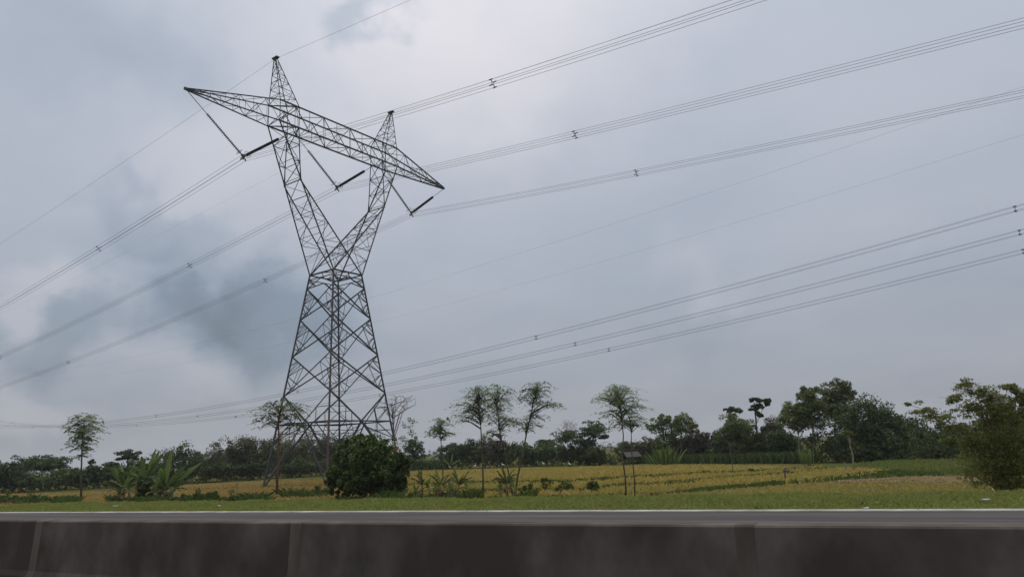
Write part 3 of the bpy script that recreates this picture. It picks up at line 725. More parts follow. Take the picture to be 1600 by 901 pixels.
def feather(tp, E, r0, leaf, nleaf, lsize):
    """slim tree with layered sprays of fine leaflets at the ends of rising limbs"""
    mb = MB(); n = len(tp); mb.tube(tp, [r0 + (r0 * .3 - r0) * i / (n - 1) for i in range(n)], 7)
    C, Dv, Nv = [], [], []
    ar = np.array([e[1][0] * e[1][2] for e in E]); ar = ar / ar.sum(); ns = max(20, int(nleaf / 40))
    for (c, a), w in zip(E, ar):
        k = max(4, int(ns * w)); a = np.array(a)
        for _ in range(k):
            d = rvec(1)[0]; d[2] = d[2] * .9 + .1; r = (.35 + .65 * RNG.random() ** .6); s = c + d * a * r * .9
            # limb from the stem
            zt = min(max(s[2] - .25 * math.hypot(*(s[:2] - np.array(tp[-1])[:2])) - .3, tp[-1].z * .45), tp[-1].z)
            for i in range(n - 1):
                if tp[i].z <= zt <= tp[i + 1].z + 1e-6: j = lerp(tp[i], tp[i + 1], (zt - tp[i].z) / max(tp[i + 1].z - tp[i].z, 1e-6))
            sv = Vector(s); md = lerp(j, sv, .55) + Vector((0, 0, .12))
            if RNG.random() < .6: mb.tube([j, md, sv], [.022, .015, .006], 4, False)
            o = np.array([sv.x - j.x, sv.y - j.y, 0]); o = o / (np.linalg.norm(o) + 1e-6) + RNG.normal(0, .35, 3) * np.array([1, 1, .2])
            sl = .40 * (a[0] + .5) ** .5 * (.7 + .6 * RNG.random()); m_ = int(24 * (.6 + .8 * RNG.random()))
            t = RNG.random(m_) * 2 - 1; sidev = np.cross(o, [0, 0, 1]); sw = RNG.normal(0, .30, m_) * sl
            pos = s + o * (t * sl)[:, None] + sidev * sw[:, None]; pos[:, 2] -= .30 * (t + .3) ** 2 * sl + np.abs(sw) * .4; pos[:, 2] += RNG.normal(0, .025, m_)
            C.append(pos); dv = sidev * np.sign(sw + 1e-9)[:, None] + o * .6 + RNG.normal(0, .25, (m_, 3)); dv[:, 2] -= .25; Dv.append(dv)
            Nv.append(np.array([0, 0, 1.]) + RNG.normal(0, .35, (m_, 3)))
    C = np.concatenate(C); L = lsize * (.6 + .8 * RNG.random(len(C)))
    return mb, leaf_mesh('crown', C, np.concatenate(Dv), np.concatenate(Nv), L, L * .36)
def bare_tree(label, base, crown, bark='twig', n=16, extra=2, by=None, depth=None, trunk=None, r0=.07, tw=.012, name='bare_tree'):
    root, g, Y, tp, r0 = tree(label, base, [crown], 'bare', depth=depth, extra=extra, by=by, trunk=trunk, r0=r0, name=name)
    k = Y / F_PX; c = at(crown[0], crown[1], Y) - g; a = (crown[2] * k, crown[2] * k * .8, crown[3] * k)
    mb = MB(); mb.tube(tp, [r0 * (1 - .6 * i / (len(tp) - 1)) for i in range(len(tp))], 6)
    for i in range(n):
        d = Vector(rvec(1)[0]); d.z = abs(d.z) * .9; e = Vector((c.x + d.x * a[0], c.y + d.y * a[1], c.z + d.z * a[2]))
        t = random.uniform(.55, 1); k2 = min(int(t * (len(tp) - 1)), len(tp) - 2); s = lerp(tp[k2], tp[k2 + 1], t * (len(tp) - 1) - k2)
        if s.z > e.z: e.z = s.z + .2
        m1 = lerp(s, e, .5) + Vector((random.uniform(-.1, .1), random.uniform(-.1, .1), .15)) * (e - s).length * .5
        mb.tube([s, m1, e], [tw * 2.2, tw * 1.5, tw * .6], 4, False)
        for j in range(5):
            b = lerp(m1, e, random.random()); q = b + Vector((random.uniform(-1, 1) * a[0], random.uniform(-1, 1) * a[1], random.uniform(.2, 1) * a[2])) * .38
            mb.tube([b, lerp(b, q, .5) + Vector((0, 0, .05)), q], [tw, tw * .8, tw * .5], 4, False)
    mb.build('trunk', M[bark], root); return root

# slim feathery trees along the field edge (nearest first in the label)
FG = 'slim feathery trees at the field edge'
tree('slim feathery tree standing alone far left, tuft of sprays on a bare stem', 127, [(134, 666, 26, 20), (118, 672, 14, 16), (130, 690, 18, 18), (128, 712, 11, 6)], 'feather', 'l_feather', by=781, trunk=[(127, 740), (128, 700), (131, 660)], r0=.11, nleaf=4600, lsize=.30, name='feathery_tree', group=FG)
tree('feathery umbrella shaped tree with reddish stem in front of the pylon left leg', 433, [(440, 640, 36, 17), (420, 655, 22, 14), (462, 655, 18, 20), (436, 628, 20, 8)], 'feather', 'l_light', by=777, trunk=[(433, 745), (436, 715), (436, 690), (435, 660), (437, 645)], r0=.13, nleaf=4200, lsize=.22, bark='barkred', name='feathery_tree', group=FG)
tree('small pale feathery tree right of the big round bush', 692, [(690, 662, 18, 10), (678, 674, 14, 8), (694, 678, 13, 10)], 'feather', 'l_feather', by=762, trunk=[(692, 720), (689, 690), (687, 670)], r0=.06, nleaf=2400, lsize=.22, name='feathery_tree', group=FG)
tree('feathery tree with straight bare trunk, left of the trio in mid field', 754, [(746, 612, 22, 12), (732, 630, 20, 14), (752, 640, 22, 20), (726, 650, 14, 8)], 'feather', 'l_feather', by=782, trunk=[(755, 750), (753, 700), (751, 660), (748, 625)], r0=.065, nleaf=4800, lsize=.155, name='feathery_tree', group=FG)
tree('feathery tree with trunk leaning left, middle of the trio in mid field', 801, [(780, 608, 20, 10), (778, 628, 22, 16), (785, 655, 22, 12), (775, 675, 18, 8)], 'feather', 'l_feather', by=777, trunk=[(796, 745), (788, 705), (780, 670), (776, 630)], r0=.06, nleaf=4600, lsize=.155, name='feathery_tree', group=FG)
tree('feathery tree with trunk leaning right, right of the trio in mid field', 803, [(842, 606, 18, 12), (828, 618, 16, 16), (855, 628, 18, 10), (822, 660, 16, 14), (838, 645, 14, 8)], 'feather', 'l_feather', by=778, trunk=[(808, 748), (817, 705), (824, 670), (832, 635), (838, 610)], r0=.07, nleaf=4600, lsize=.155, name='feathery_tree', group=FG)
tree('feathery tree with thin bent trunk, left of the pair in the rice', 978, [(968, 608, 22, 10), (955, 622, 24, 12), (980, 630, 24, 14), (962, 642, 18, 7)], 'feather', 'l_feather', by=779, trunk=[(977, 745), (972, 710), (974, 680), (970, 640), (966, 615)], r0=.055, nleaf=5200, lsize=.15, name='feathery_tree', group=FG)
tree('lower spindly feathery tree, right of the pair in the rice', 992, [(985, 655, 20, 12), (972, 660, 12, 8), (998, 662, 10, 6)], 'feather', 'l_feather', by=777, trunk=[(991, 745), (987, 705), (986, 670), (982, 648)], r0=.045, nleaf=1800, lsize=.15, name='feathery_tree', group=FG)
r_ = bare_tree('half bare pale tree rising behind the big round bush', 620, (622, 640, 30, 26), 'twig', 14, by=778, trunk=[(619, 720), (617, 690), (614, 660), (612, 630)], r0=.075, tw=.016)
C, Dv, Nv, L, W, _ = clumps([(np.array(at(638, 662, 51) - gnd(620, 778)), (.7, .5, .5)), (np.array(at(628, 690, 51) - gnd(620, 778)), (.6, .5, .6)), (np.array(at(644, 680, 51) - gnd(620, 778)), (.4, .4, .7))], 40, 900, .09, .3, .5)
obj('leaves', leaf_mesh('leaves', C, Dv, Nv, L, W), M['l_feather'], r_)

# the big round bush under the pylon and its right-hand companion
BUSH = [(575, 712, 38, 31), (552, 735, 36, 27), (592, 735, 34, 29), (545, 752, 30, 20), (600, 752, 30, 20), (572, 748, 44, 22), (560, 698, 24, 15)]
for k_ in range(26):
    t_a = RNG.uniform(math.pi * .95, math.pi * 2.05); BUSH.append((572 + 56 * math.cos(t_a) * RNG.uniform(.8, 1.05), 738 + 55 * math.sin(t_a) * RNG.uniform(.82, 1.0) + 12 * (math.sin(t_a) > -.2), RNG.uniform(7, 13), RNG.uniform(6, 11)))
for x_ in (522, 536, 560, 588, 606): BUSH.append((x_, 770 + RNG.uniform(-4, 5), RNG.uniform(9, 14), RNG.uniform(6, 9)))
tree('big dense dark green round bush in front of the pylon', 566, BUSH, 'dense', 'l_mango', by=782, ncl=200, nleaf=23000, lsize=.25, bark='bark', r0=.2, lim=30, name='round_bush', cat='bush', trunk=[(567, 760), (570, 730)])
tree('small leafy tree with visible dark stem leaning on the big round bush', 620, [(622, 725, 17, 18), (612, 742, 18, 14), (628, 740, 12, 12)], 'dense', 'l_mango', by=783, ncl=40, nleaf=2900, lsize=.27, r0=.07, trunk=[(618, 765), (614, 745), (618, 725)], lim=8, name='small_tree')

# --- far tree line, left to right
G1 = 'trees of the far tree line'
def tl(label, x, top, rx, bottom=None, kind='dense', leaf='l_dark', extra=2.5, **k):
    yb = bottom if bottom is not None else np.interp(x, [e[0] for e in EDGE], [e[1] for e in EDGE]) - 8
    ry = (yb - top) / 2; rx = rx * (1.0 if kind == 'umbrella' else 1.18)
    if kind == 'umbrella': E = [(x, top + ry * .55, rx, ry * .5), (x - rx * .35, top + ry * 1.0, rx * .7, ry * .42), (x + rx * .35, top + ry * 1.0, rx * .7, ry * .42)]
    else: E = [(x, top + ry * .75, rx * .82, ry * .75), (x - rx * .4, top + ry * 1.2, rx * .68, ry * .8), (x + rx * .42, top + ry * 1.15, rx * .66, ry * .82)]
    k.setdefault('nleaf', int(1800 + rx * 75)); k.setdefault('ncl', int(22 + rx * 1.1)); k.setdefault('lsize', .36)
    return tree(label, x, E, kind, leaf, extra, group=G1, **k)
tl('dark tree cut by the left edge of the picture', 8, 717, 32, leaf='l_dark')
tl('flat topped spreading dark tree near the left edge', 66, 712, 34, 745, 'umbrella', extra=8, nleaf=3200, lsize=.42)
tl('low rounded green tree right of the flat topped tree at far left', 44, 744, 20, leaf='l_mid', extra=1)
tl('low broad tree just left of the lone slim tree at far left', 104, 731, 24, leaf='l_mid', extra=4)
tl('dark tree directly behind the lone slim tree at far left', 148, 727, 22, extra=3)
tl('small pointed conifer peeking over the trees right of the lone slim tree', 143, 716, 6, 740, extra=14, nleaf=700, ncl=14)
tl('small open tree with flat tiers between conifer and banana plants', 173, 721, 12, 742, 'umbrella', extra=9, nleaf=900)
tl('dark tree low behind the left banana plant', 176, 735, 20, extra=2)
tl('dark tiered tree rising above the left banana plant', 200, 703, 15, 726, 'umbrella', extra=5, nleaf=1500, ncl=16)
tl('dense dark tree behind the middle of the banana group', 215, 719, 26, extra=3)
bare_tree('bare purplish grey tree between banana group and dark round tree', 255, (258, 716, 24, 16), 'twig', 30, extra=8, r0=.09, tw=.03)
tl('dark tree under the bare purplish tree', 248, 722, 20, extra=4)
tl('rounded very dark tree right of the bare purplish tree', 287, 696, 27, extra=4, nleaf=3600, ncl=44)
tl('thin greyish tree between round dark tree and teak grove', 322, 700, 18, kind='open', leaf='l_brown', extra=6, nleaf=1500)
TEAK = [(352, 690, 22, 'leftmost'), (378, 684, 22, 'second from the left'), (404, 683, 22, 'third from the left'), (431, 684, 21, 'fourth from the left'), (458, 681, 21, 'fifth from the left'), (486, 680, 21, 'sixth from the left'), (514, 679, 21, 'seventh from the left'), (541, 682, 22, 'eighth from the left')]
for x, t, r, nm in TEAK:
    tl(nm + ' of the pale speckled grove behind the pylon legs', x, t, r, leaf='l_teak', extra=10, nleaf=4200, ncl=52, lsize=.36)
for x, t, r, nm in ((340, 722, 20, 'dark low tree at the left foot of the speckled grove'), (392, 722, 22, 'dark low tree below the speckled grove left of the pylon foot'), (470, 718, 22, 'mid green low tree between the pylon legs'), (450, 728, 16, 'small dark shrubby tree right of the pylon left foot'), (505, 722, 18, 'dark low tree just left of the big round bush')):
    tl(nm, x, t, r, leaf='l_mid' if 'mid' in nm else 'l_dark', extra=2)
tl('lone narrow upright tree just right of the big round bush', 647, 684, 14, 728, leaf='l_dark', extra=-22, nleaf=1900, lsize=.32)
for x, t, r, kd, lf, nm in ((708, 690, 20, 'dense', 'l_dark', 'dark rounded tree behind the small pale feathery tree'), (733, 689, 17, 'dense', 'l_dark', 'dark tree left of the straight bare trunk in mid field'),
        (758, 684, 18, 'open', 'l_teak', 'speckled pale leaved tree behind the straight bare trunk in mid field'), (782, 688, 18, 'dense', 'l_brown', 'brownish tree behind the trio of feathery trees'), (778, 708, 18, 'dense', 'l_mid', 'bright low bush behind the trio of feathery trees'),
        (812, 691, 20, 'dense', 'l_dark', 'dark tree between the two leaning trunks'), (838, 694, 19, 'dense', 'l_mid', 'mid green tree right of the two leaning trunks'), (852, 686, 12, 'umbrella', 'l_dark', 'thin flat tiered tree top right of the trio'),
        (864, 692, 18, 'dense', 'l_mid', 'green tree just left of the twin topped umbrella tree')):
    tl(nm, x, t, r, None if kd != 'umbrella' else 704, kd, lf, extra=5 if kd != 'umbrella' else 9)
tree('dark umbrella tree with two crowns in mid picture', 905, [(893, 679, 24, 9), (882, 686, 16, 6), (925, 666, 17, 9), (928, 676, 24, 8), (940, 683, 12, 4), (915, 690, 22, 8)], 'umbrella', 'l_dark', extra=-2, ncl=46, nleaf=3600, lsize=.38, trunk=[(906, 712), (906, 695), (910, 680)], r0=.16, group=G1, lim=16)
tl('dark bushy tree under the twin topped umbrella tree', 903, 694, 26, 724, extra=-1, nleaf=2800)
tl('low green bushy tree right below the twin topped umbrella tree', 928, 702, 18, 724, leaf='l_mid', extra=0)
bare_tree('bare twiggy tree top behind the twin topped umbrella tree', 887, (887, 670, 18, 16), 'twig', 16, extra=4, r0=.06, tw=.02)
for x, t, r, kd, lf, ex, nm in ((986, 690, 20, 'dense', 'l_mid', 14, 'rounded tree behind the small field hut'), (1008, 684, 22, 'dense', 'l_brown', 16, 'purplish brown tree right of the small field hut'), (1085, 672, 22, 'dense', 'l_brown', 14, 'brownish thicket tree right of the tall green tree by the clump'),
        (1112, 676, 20, 'dense', 'l_brown', 16, 'dull brown tree in the middle of the right tree line'), (1132, 682, 16, 'dense', 'l_mid', 12, 'low dark green tree left of the tufted topped tree'), (1168, 660, 20, 'open', 'l_light', 13, 'pale open tree below the tallest tiered tree'),
        (1206, 655, 19, 'open', 'l_brown', 15, 'reddish leaved open tree right of the tallest tiered tree'), (1222, 668, 19, 'dense', 'l_dark', 11, 'dark tree left of the pale trunks at right'), (1192, 690, 22, 'dense', 'l_dark', 14, 'dark low tree behind the corn strip'),
        (1128, 692, 18, 'dense', 'l_dark', 15, 'dark low tree behind the corn, left part'), (1060, 690, 20, 'dense', 'l_dark', 15, 'very dark low tree behind the upright leafy clump')):
    tl(nm, x, t, r, 716, kd, lf, ex)
tree('tall green tree with tiered crown above the upright leafy clump', 1040, [(1036, 654, 16, 10), (1028, 668, 16, 12), (1048, 672, 18, 14), (1038, 690, 22, 14)], 'open', 'l_light', extra=10, ncl=34, nleaf=3200, lsize=.36, group=G1)
tree('pale feathery crowned tree right of the tall green tree', 1065, [(1066, 656, 16, 8), (1070, 668, 18, 10)], 'open', 'l_light', extra=9, ncl=20, nleaf=1500, lsize=.34, group=G1)
tree('green tree topped by a dark tuft, left of the tallest tiered tree', 1147, [(1146, 664, 20, 14), (1140, 676, 20, 12), (1154, 680, 18, 12)], 'open', 'l_light', extra=6, ncl=34, nleaf=2800, lsize=.34, group=G1, trunk=[(1144, 690), (1144, 660)])
tree('dark tufted tree top above the green tree in the right tree line', 1148, [(1140, 640, 8, 4), (1153, 641, 8, 5), (1146, 650, 7, 5)], 'umbrella', 'l_dark', extra=16, ncl=14, nleaf=900, lsize=.42, group=G1)
tree('tallest tiered dark tree standing above the right tree line', 1187, [(1178, 624, 8, 4), (1194, 627, 9, 5), (1186, 635, 10, 4), (1176, 638, 6, 3), (1200, 631, 5, 3), (1186, 646, 7, 5)], 'umbrella', 'l_dark', extra=15, ncl=24, nleaf=1500, lsize=.42, group=G1)
tree('light green tree with thin pale trunk left of the thick pale trunk', 1248, [(1243, 642, 20, 11), (1238, 655, 22, 12), (1250, 662, 16, 12)], 'open', 'l_light', extra=3, ncl=36, nleaf=3000, lsize=.30, bark='barkpale', r0=.09, group=G1, trunk=[(1249, 700), (1246, 660), (1244, 645)])
tree('tall light green tree with thick pale trunk', 1275, [(1262, 615, 18, 14), (1268, 635, 24, 14), (1276, 655, 20, 14), (1258, 640, 16, 12)], 'open', 'l_light', extra=4, ncl=44, nleaf=3800, lsize=.32, bark='barkpale', r0=.17, group=G1, trunk=[(1273, 700), (1269, 660), (1264, 630)])
tree('highest open broad leaved tree behind the dark round tree at right', 1308, [(1308, 610, 18, 14), (1298, 622, 18, 14), (1322, 618, 14, 12), (1310, 640, 24, 20)], 'open', 'l_teak', extra=8, ncl=56, nleaf=3600, lsize=.42, group=G1)
tree('big very dark round tree at the right field edge', 1352, [(1350, 655, 38, 34), (1332, 685, 34, 34), (1368, 685, 36, 36), (1350, 705, 44, 18)], 'dense', 'l_dark', extra=4, ncl=130, nleaf=11000, lsize=.30, group=G1, r0=.2)
tree('dark olive tree sloping down right of the big dark round tree', 1396, [(1388, 660, 26, 26), (1402, 680, 28, 28), (1392, 700, 36, 20)], 'dense', 'l_mid', extra=7, ncl=80, nleaf=6000, lsize=.32, group=G1)
for x, t, r, lf, nm in ((1430, 660, 26, 'l_dark', 'dark tree just left of the roadside bush at right'), (1470, 664, 28, 'l_dark', 'dark tree behind the left twigs of the roadside bush'), (1512, 668, 28, 'l_dark', 'dark tree directly behind the roadside bush'), (1556, 640, 30, 'l_mid', 'olive tree behind the right half of the roadside bush'), (1600, 642, 30, 'l_dark', 'dark tree at the right edge behind the roadside bush')):
    tl(nm, x, t, r, 716, leaf=lf, extra=8)
# low undergrowth below the trees: one mass
ug = []
for x in np.linspace(-40, 1640, 620):
    Y = edge_depth(x) + RNG.uniform(1.0, 9); hh = RNG.uniform(1.2, 3.4)
    if 945 < x < 985 or 655 < x < 690: hh *= .5
    if 985 < x < 1262: Y += 14
    g = at(x, 730, Y); ug.append((np.array([g.x, g.y, FIELD + hh * .5]), (RNG.uniform(.7, 1.7), .9, hh * .75)))
C, Dv, Nv, L, W, _ = clumps(ug, 3600, 60000, .34)
tag(obj('undergrowth', leaf_mesh('undergrowth', C, Dv, Nv, L, W), M['l_dark']), 'low dark undergrowth along the foot of the far trees', 'undergrowth', kind='stuff')
fwd = []
for dist, hmin, hmax, n in ((330, 2.4, 4.2, 260), (560, 3.5, 6.0, 260), (950, 5.0, 9.0, 260)):
    for k in range(n):
        a = math.radians(RNG.uniform(-42, 40)); hh = RNG.uniform(hmin, hmax); d_ = dist * RNG.uniform(.9, 1.15)
        fwd.append((np.array([d_ * math.tan(a), d_, FIELD + hh * .45]), (hh * RNG.uniform(.8, 1.6), hh * .8, hh * .58)))
C, Dv, Nv, L, W, _ = clumps(fwd, 2400, 30000, 1.0)
tag(obj('far_wood', leaf_mesh('far_wood', C, Dv, Nv, L, W), M['farwood']), 'distant blue green wood seen through gaps in the tree line', 'wood', kind='stuff')

# ------------------------------------------------------------------ banana plants
def banana_leaf(L, w, th, arch, az, torn=.0, m='banana', parent=None, base=(0, 0, 0), stalk=.18, face=0.0, name='leaf'):
    """midrib leaves the stem at angle th from vertical and arches over"""
    n = 20; pts = []; p = Vector(base); a = th
    dirs = []
    for i in range(n + 1):
        d = Vector((math.sin(a) * math.cos(az), math.sin(a) * math.sin(az), math.cos(a))); pts.append(p.copy()); dirs.append(d); p = p + d * (L / n); a += arch / n * (.4 + 1.2 * i / n)
    side0 = Vector((-math.sin(az), math.cos(az), 0)); v, f = [], []
    for i in range(n + 1):
        t = i / n; u = max((t - stalk) / (1 - stalk), 0)
        hw = w * .5 * (max(math.sin(math.pi * min(u * .94 + .03, 1)), 0) ** .55 if u > 0 else .06)
        d = dirs[i]; sf = d.cross(Vector((0, 1, 0)))
        if sf.dot(side0) < 0: sf = -sf
        sd = side0 * (1 - face) + (sf.normalized() if sf.length > .05 else side0) * face; sd = (sd - d * sd.dot(d)).normalized(); nr = sd.cross(d)
        jl = 1 - min(1.6 * torn, .8) * random.random() ** 1.5; jr = 1 - min(1.6 * torn, .8) * random.random() ** 1.5; tw = .12 * math.sin(i * 1.9 + L * 7)
        v += [tuple(pts[i] - sd * hw * jl + nr * hw * (.3 + tw)), tuple(pts[i]), tuple(pts[i] + sd * hw * jr + nr * hw * (.3 - tw))]
    for i in range(n):
        b = i * 3; f += [(b, b + 1, b + 4, b + 3), (b + 1, b + 2, b + 5, b + 4)]
    me = bpy.data.meshes.new(name); me.from_pydata(v, [], f); me.update()
    return obj(name, me, M[m], parent)
def banana(label, base, by, stem_h, leaves, r0=.13, dry=0, extra_stems=(), group='banana plants'):
    g = gnd(base, by); root = empty('banana_plant', (g.x, g.y, FIELD - .02)); tag(root, label, 'banana plant', group)
    stems = [(0, 0, stem_h)] + list(extra_stems)
    for sx, sy, h in stems:
        MB().tube([(sx, sy, -.15), (sx * 1.02, sy, h * .5), (sx * 1.05, sy, h)], [r0, r0 * .85, r0 * .5], 8).build('stem', M['stem'], root, smooth=True)
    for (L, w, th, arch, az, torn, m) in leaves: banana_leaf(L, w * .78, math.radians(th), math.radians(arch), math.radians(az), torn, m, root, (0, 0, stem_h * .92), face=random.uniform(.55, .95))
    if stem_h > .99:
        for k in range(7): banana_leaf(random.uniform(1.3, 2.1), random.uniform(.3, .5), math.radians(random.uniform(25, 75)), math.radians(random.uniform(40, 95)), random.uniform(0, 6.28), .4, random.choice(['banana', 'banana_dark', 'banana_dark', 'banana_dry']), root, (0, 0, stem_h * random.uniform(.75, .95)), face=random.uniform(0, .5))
    for (sx, sy, h) in extra_stems:
        for k in range(4): banana_leaf(random.uniform(.8, 1.2) * h / .9, .22, math.radians(random.uniform(5, 35)), math.radians(random.uniform(15, 60)), random.uniform(0, 6.28), .3, 'banana', root, (sx, sy, h * .9))
    for k in range(dry): banana_leaf(stem_h * random.uniform(.6, 1.0), .16, math.radians(random.uniform(60, 110)), math.radians(random.uniform(50, 90)), random.uniform(0, 6.28), .6, 'banana_dry', root, (0, 0, stem_h * random.uniform(.7, .95)), name='dry_leaf')
    return root
banana('upright banana plant with fan of pale leaves, left of the banana group', 192, 786, 1.3, [(2.2, .7, 5, 10, 185, .3, 'banana'), (2.3, .75, 14, 14, 8, .3, 'banana'), (2.3, .55, 30, 18, 178, .2, 'banana_dark'), (2.0, .6, 18, 22, 190, .2, 'banana'), (2.0, .65, 30, 28, 350, .2, 'banana'), (2.0, .7, 50, 60, 180, .3, 'banana_dark'), (2.0, .7, 55, 60, 0, .3, 'banana_dark'), (2.2, .8, 20, 60, 280, .3, 'banana_dark')], dry=10, extra_stems=((-.5, .3, .9), (.5, -.1, 1.0), (.15, -.4, .7)))
banana('tall tattered banana plant in the middle of the banana group', 224, 785, 1.7, [(2.9, .55, 12, 8, 2, .35, 'banana'), (2.8, .5, 17, 10, 10, .45, 'banana'), (2.8, .6, 25, 20, 355, .35, 'banana_dark'), (2.8, .8, 34, 30, 10, .3, 'banana_dark'), (2.4, .7, 25, 70, 170, .4, 'banana_dark'), (2.6, .8, 45, 60, 0, .3, 'banana_dark'), (2.3, .8, 42, 70, 200, .4, 'banana_dark'), (2.2, .8, 60, 70, 330, .4, 'banana_dark'), (2.4, .8, 5, 40, 270, .3, 'banana_dark')], r0=.14, dry=16, extra_stems=((.6, .2, 1.2), (-.55, -.2, 1.0)))
banana('banana plant with one long leaf stretched to the right, right of the banana group', 256, 785, 1.0, [(3.3, .7, 2, 14, 0, .2, 'banana'), (3.5, .6, 50, 8, 2, .2, 'banana'), (2.8, .65, 40, 28, 6, .3, 'banana_dark'), (2.6, .6, 33, 22, 355, .25, 'banana_dark'), (1.9, .8, 10, 8, 182, .06, 'banana'), (2.0, .7, 30, 60, 170, .3, 'banana_dark'), (2.4, .8, 55, 50, 350, .3, 'banana_dark'), (2.2, .8, 20, 55, 280, .3, 'banana_dark')], dry=10, extra_stems=((-.7, .2, .8), (.5, .3, .7)))
for bx, by, h, nm, dr in ((660, 782, .95, 'brown dried banana clump nearest the big round bush', 9), (688, 783, .9, 'dried banana clump with one bright green blade, middle of three', 8), (717, 783, .95, 'dried banana clump with arching stalk, right of three', 9), (793, 783, .95, 'withered banana clump at the foot of the leaning trunks', 10)):
    lv = []
    for k in range(16):
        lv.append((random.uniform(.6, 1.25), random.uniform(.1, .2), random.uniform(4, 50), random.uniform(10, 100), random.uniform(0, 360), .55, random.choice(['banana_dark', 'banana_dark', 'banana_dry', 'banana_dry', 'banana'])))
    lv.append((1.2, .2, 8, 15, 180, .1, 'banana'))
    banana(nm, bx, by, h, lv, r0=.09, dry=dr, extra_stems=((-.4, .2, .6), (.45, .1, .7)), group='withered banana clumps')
banana('tiny young banana plant at the far rice edge right of the big round bush', 704, 737, .9, [(2.0, .4, 8, 15, 20, .1, 'banana'), (1.9, .4, 45, 40, 0, .1, 'banana'), (1.6, .4, 30, 50, 180, .1, 'banana')], r0=.1)

# upright leafy clumps in the rice
def blade_clump(label, base, by, h, n, spread, m='l_yellow', w=.14):
    g = gnd(base, by); root = empty('leafy_clump', (g.x, g.y, FIELD - .02)); tag(root, label, 'plant clump', 'upright leafy clumps in the rice')
    for k in range(n):
        a = random.uniform(0, 6.28); r = abs(random.gauss(0, spread * .4)); bx, by_ = r * math.cos(a), r * math.sin(a)
        banana_leaf(h * random.uniform(.65, 1.05), w * random.uniform(.7, 1.3), math.radians(random.uniform(1, 10) + r / spread * 12), math.radians(random.uniform(8, 45)), a, .2, random.choice([m, 'banana', 'banana_dark', 'banana_dark', 'l_mid']), root, (bx, by_, -.05), stalk=.35)
    for k in range(5):
        a = random.uniform(0, 6.28); r = random.uniform(0, spread * .5); MB().tube([(r * math.cos(a), r * math.sin(a), -.1), (r * math.cos(a) * 1.3, r * math.sin(a) * 1.3, h * .6)], [.05, .03], 6).build('stem', M['stem'], root)
    return root
blade_clump('upright leafy clump standing in the golden rice below the tall green tree', 1042, 737, 2.9, 60, 1.2, w=.2)
blade_clump('upright yellow green clump at the foot of the pale trunks', 1264, 729, 1.9, 60, 1.1, w=.13)

# shrubs and weeds
def shrub(label, x, by, rx, h, leaf='weed', nleaf=700, ls=.16, group='low shrubs in the rice'):
    g = gnd(x, by); k = g.y / F_PX; E = [(np.array([0, 0, h * k * .55]), (rx * k, rx * k * .8, h * k * .5)), (np.array([rx * k * .4, 0, h * k * .35]), (rx * k * .6, rx * k * .6, h * k * .35)), (np.array([-rx * k * .45, 0, h * k * .35]), (rx * k * .6, rx * k * .6, h * k * .35))]
    root = empty('shrub', (g.x, g.y, FIELD - .02)); tag(root, label, 'shrub', group)
    C, Dv, Nv, L, W, cen = clumps(E, 18, nleaf, ls); trunk_mb([(0, 0, -.1), (0, 0, h * k * .3), (0, 0, h * k * .55)], .03, .015, cen, lim=8).build('stem', M['bark'], root)
    obj('leaves', leaf_mesh('leaves', C, Dv, Nv, L, W), M[leaf], root)
shrub('rounded green shrub left of three in the rice', 855, 769, 11, 24); shrub('wide green shrub middle of three in the rice', 884, 771, 17, 23); shrub('small green shrub right of three in the rice', 926, 772, 10, 22)
shrub('small round shrub on the bank near the scarecrow post', 1176, 743, 6, 12); shrub('faint low shrub left of three in the rice', 826, 772, 12, 16)
shrub('tiny low shrub on the verge edge right of the withered clumps', 825, 783, 10, 10)
shrub('dark tangled undergrowth in the heart of the banana group', 226, 786, 17, 44, 'l_dark', 2200, .24, 'weeds at the verge foot')
shrub('dark leafy tangle behind the right banana plant', 250, 783, 13, 36, 'l_mid', 1500, .22, 'weeds at the verge foot')
for i, (x, by, rx, h, nm) in enumerate(((10, 789, 22, 20, 'weedy shrub at the left edge on the verge'), (45, 789, 20, 19, 'weedy shrub second from the left edge on the verge'), (80, 789, 18, 16, 'weedy shrub left of the lone slim trunk'), (105, 789, 12, 10, 'lowest weedy shrub beside the lone slim trunk'), (235, 788, 18, 12, 'weedy shrub at the foot of the middle banana plant'), (280, 789, 22, 16, 'weedy shrub right of the banana group'),
        (318, 789, 22, 26, 'tall weedy shrub between banana group and grassy clump'), (338, 789, 14, 15, 'small weedy shrub right of the tall one'), (372, 789, 26, 22, 'wide weedy grass clump left of the reddish stem'), (405, 787, 12, 14, 'low weed left of the reddish stem'), (455, 776, 26, 10, 'low weeds right of the reddish stem'), (500, 775, 14, 16, 'weedy shrub just left of the big round bush'), (650, 783, 14, 14, 'weeds between big round bush and dried clumps'), (740, 784, 14, 10, 'weeds right of the three dried clumps'))):
    shrub(nm, x, by, rx, h, 'weed', 650, .18, 'weeds at the verge foot')

tw_ = []
for x0, x1, by0, by1, n in ((-30, 118, 783, 791, 900), (268, 415, 783, 791, 1100), (170, 270, 784, 790, 500), (440, 520, 774, 781, 300), (640, 745, 781, 786, 500), (770, 830, 781, 786, 260), (540, 640, 784, 789, 380)):
    for _ in range(int(n * .6)): tw_.append(tuple(gnd(RNG.uniform(x0, x1), RNG.uniform(by0, by1))))
tw_ = np.array(tw_); tw_[:, 2] = FIELD - .05
blades('tall_weeds', tw_, .45 + .32 * np.sin(tw_[:, 0] * 1.7) * np.sin(tw_[:, 1] * .9), .06, M['bund'], 4, .5, label='tall rank weeds along the foot of the verge', cat='weeds')
